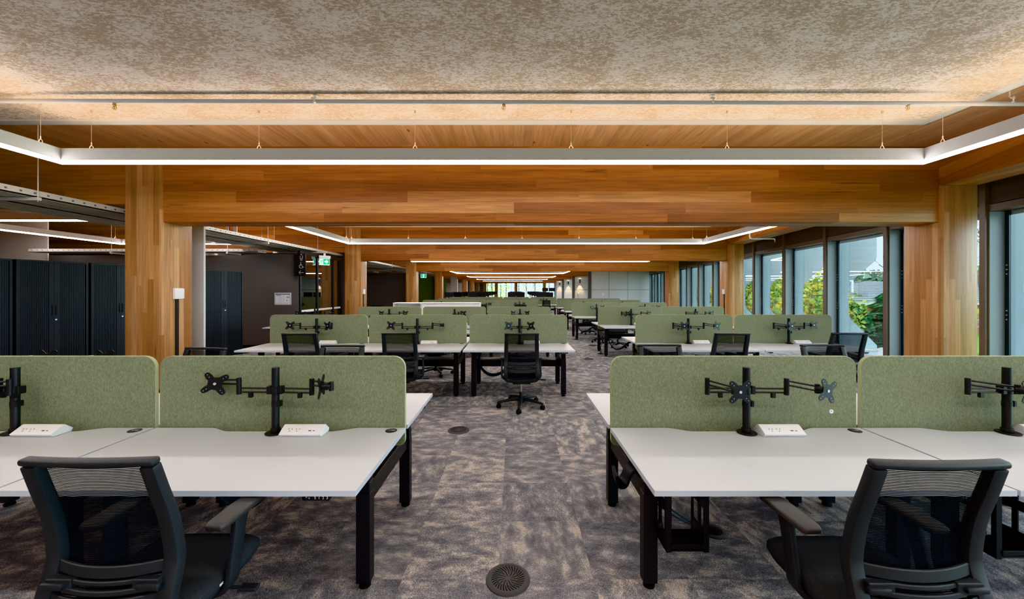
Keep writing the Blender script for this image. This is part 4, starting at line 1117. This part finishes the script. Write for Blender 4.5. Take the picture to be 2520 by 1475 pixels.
for i in range(7): tree('distant_tree', 'hazy blue green tree in the far belt behind the garden', 22 + 17.5 * i, 112, 6.5 + (i * 37 % 5) * .5, 8.4, 3.6, 1500, .7, M['far'], 60 + i, 'far tree belt')
t = thing('brick_house', 'red brick house with grey tiled hip roof and white fascia', 'house', (48, 46, GZ))
link('wall', boxm('w', (-10, -5, 0), (10, 5, 3.05), M['brick']), t)
link('fascia', boxm('f', (-10.6, -5.6, 3.05), (10.6, 5.6, 3.55), M['fascia']), t)
mb = MB(); mb.add([(-11, -6, 3.55), (11, -6, 3.55), (11, 6, 3.55), (-11, 6, 3.55), (-6, 0, 5.65), (6, 0, 5.65)], [(0, 1, 5, 4), (1, 2, 5), (2, 3, 4, 5), (3, 0, 4), (3, 2, 1, 0)])
for k in range(1, 12):
    f = k / 12; mb.box((-11 + 5 * f, -6 + 6 * f - .05, 3.55 + 2.1 * f), (11 - 5 * f, -6 + 6 * f + .03, 3.60 + 2.1 * f))
    mb.box((-11 + 5 * f - .05, -6 + 6 * f, 3.55 + 2.1 * f), (-11 + 5 * f + .03, 6 - 6 * f, 3.60 + 2.1 * f))
link('roof', mb.mesh('r', M['roof'], 0, 2, 0), t)
for yy in (-3, 1.5): 
    w = link('window', boxm('w', (-10.1, yy, 1.0), (-10, yy + 1.5, 2.8), M['fascia']), t); link('pane', boxm('p', (-10.12, yy + .12, 1.15), (-10.1, yy + 1.38, 2.65), M['pane']), w)
for xx in (-7, -1):
    w = link('window', boxm('w', (xx, -5.1, 1.0), (xx + 1.6, -5, 2.8), M['fascia']), t); link('pane', boxm('p', (xx + .12, -5.12, 1.15), (xx + 1.48, -5.1, 2.65), M['pane']), w)
t = thing('picket_fence', 'low dark green picket fence on the lawn by the conifer', 'fence', (26, 36, GZ), R(0))
mb = MB()
for k in range(70): mb.box((k * .22, 0, 0), (k * .22 + .09, .04, 1.05))
link('pickets', mb.mesh('p', M['fence'], 0, 2, 0), t); link('rail', boxm('r', (0, .04, .3), (15.4, .08, .38), M['fence']), t); link('rail', boxm('r', (0, .04, .8), (15.4, .08, .88), M['fence']), t)
t = thing('garden_bench', 'small green bench on the lawn under the nearest plane tree', 'bench', (22.4, 22.6, GZ), R(40))
link('seat', boxm('s', (-.7, -.2, .42), (.7, .2, .48), M['fence']), t); link('backrest', boxm('b', (-.7, .2, .5), (.7, .25, .95), M['fence']), t)
for sx in (-.6, .6): link('leg', boxm('l', (sx - .04, -.2, 0), (sx + .04, .25, .42), M['fence']), t)
tree('bare_tree', 'pale bare tree outside the far end windows', 3.2, 68, 9, 3.2, 4, 2600, .13, M['twig'], 31)
tree('bare_tree', 'reddish bare tree outside the far end windows', -3.4, 69, 9, 2.8, 4, 1800, .15, M['plane'], 32)

# ------------------------------------------------------------------ light, world, camera
w = bpy.data.worlds.new('sky'); bpy.context.scene.world = w; w.use_nodes = True
bg = w.node_tree.nodes['Background']; bg.inputs[0].default_value = (.70, .87, 1.0, 1); bg.inputs[1].default_value = 6.0
sun = bpy.data.lights.new('overcast_sun', 'SUN'); sun.energy = 1.6; sun.angle = R(40); sun.color = (1, .97, .92)
so = bpy.data.objects.new('overcast_sun', sun); C.objects.link(so); so.rotation_euler = (R(40), R(-25), 0)

cam = bpy.data.cameras.new('camera'); co = bpy.data.objects.new('camera', cam); C.objects.link(co)
co.location = (0, 0, H); co.rotation_euler = (R(90), R(0), 0)
cam.sensor_width = 36; cam.lens = FPX / 2520 * 36
cam.shift_x = (1260 - CX) / 2520; cam.shift_y = (HY - 737.5) / 2520
cam.clip_start = .05; cam.clip_end = 400
sc = bpy.context.scene; sc.camera = co
sc.view_settings.view_transform = 'Khronos PBR Neutral'; sc.view_settings.look = 'None'; sc.view_settings.exposure = 0.75
sc.cycles.use_denoising = True; sc.cycles.adaptive_threshold = 0.03; sc.cycles.max_bounces = 6; sc.cycles.diffuse_bounces = 4; sc.cycles.glossy_bounces = 3
sc.cycles.transparent_max_bounces = 14; sc.cycles.transmission_bounces = 3; sc.cycles.sample_clamp_indirect = 6.0
sc.cycles.caustics_reflective = False; sc.cycles.caustics_refractive = False
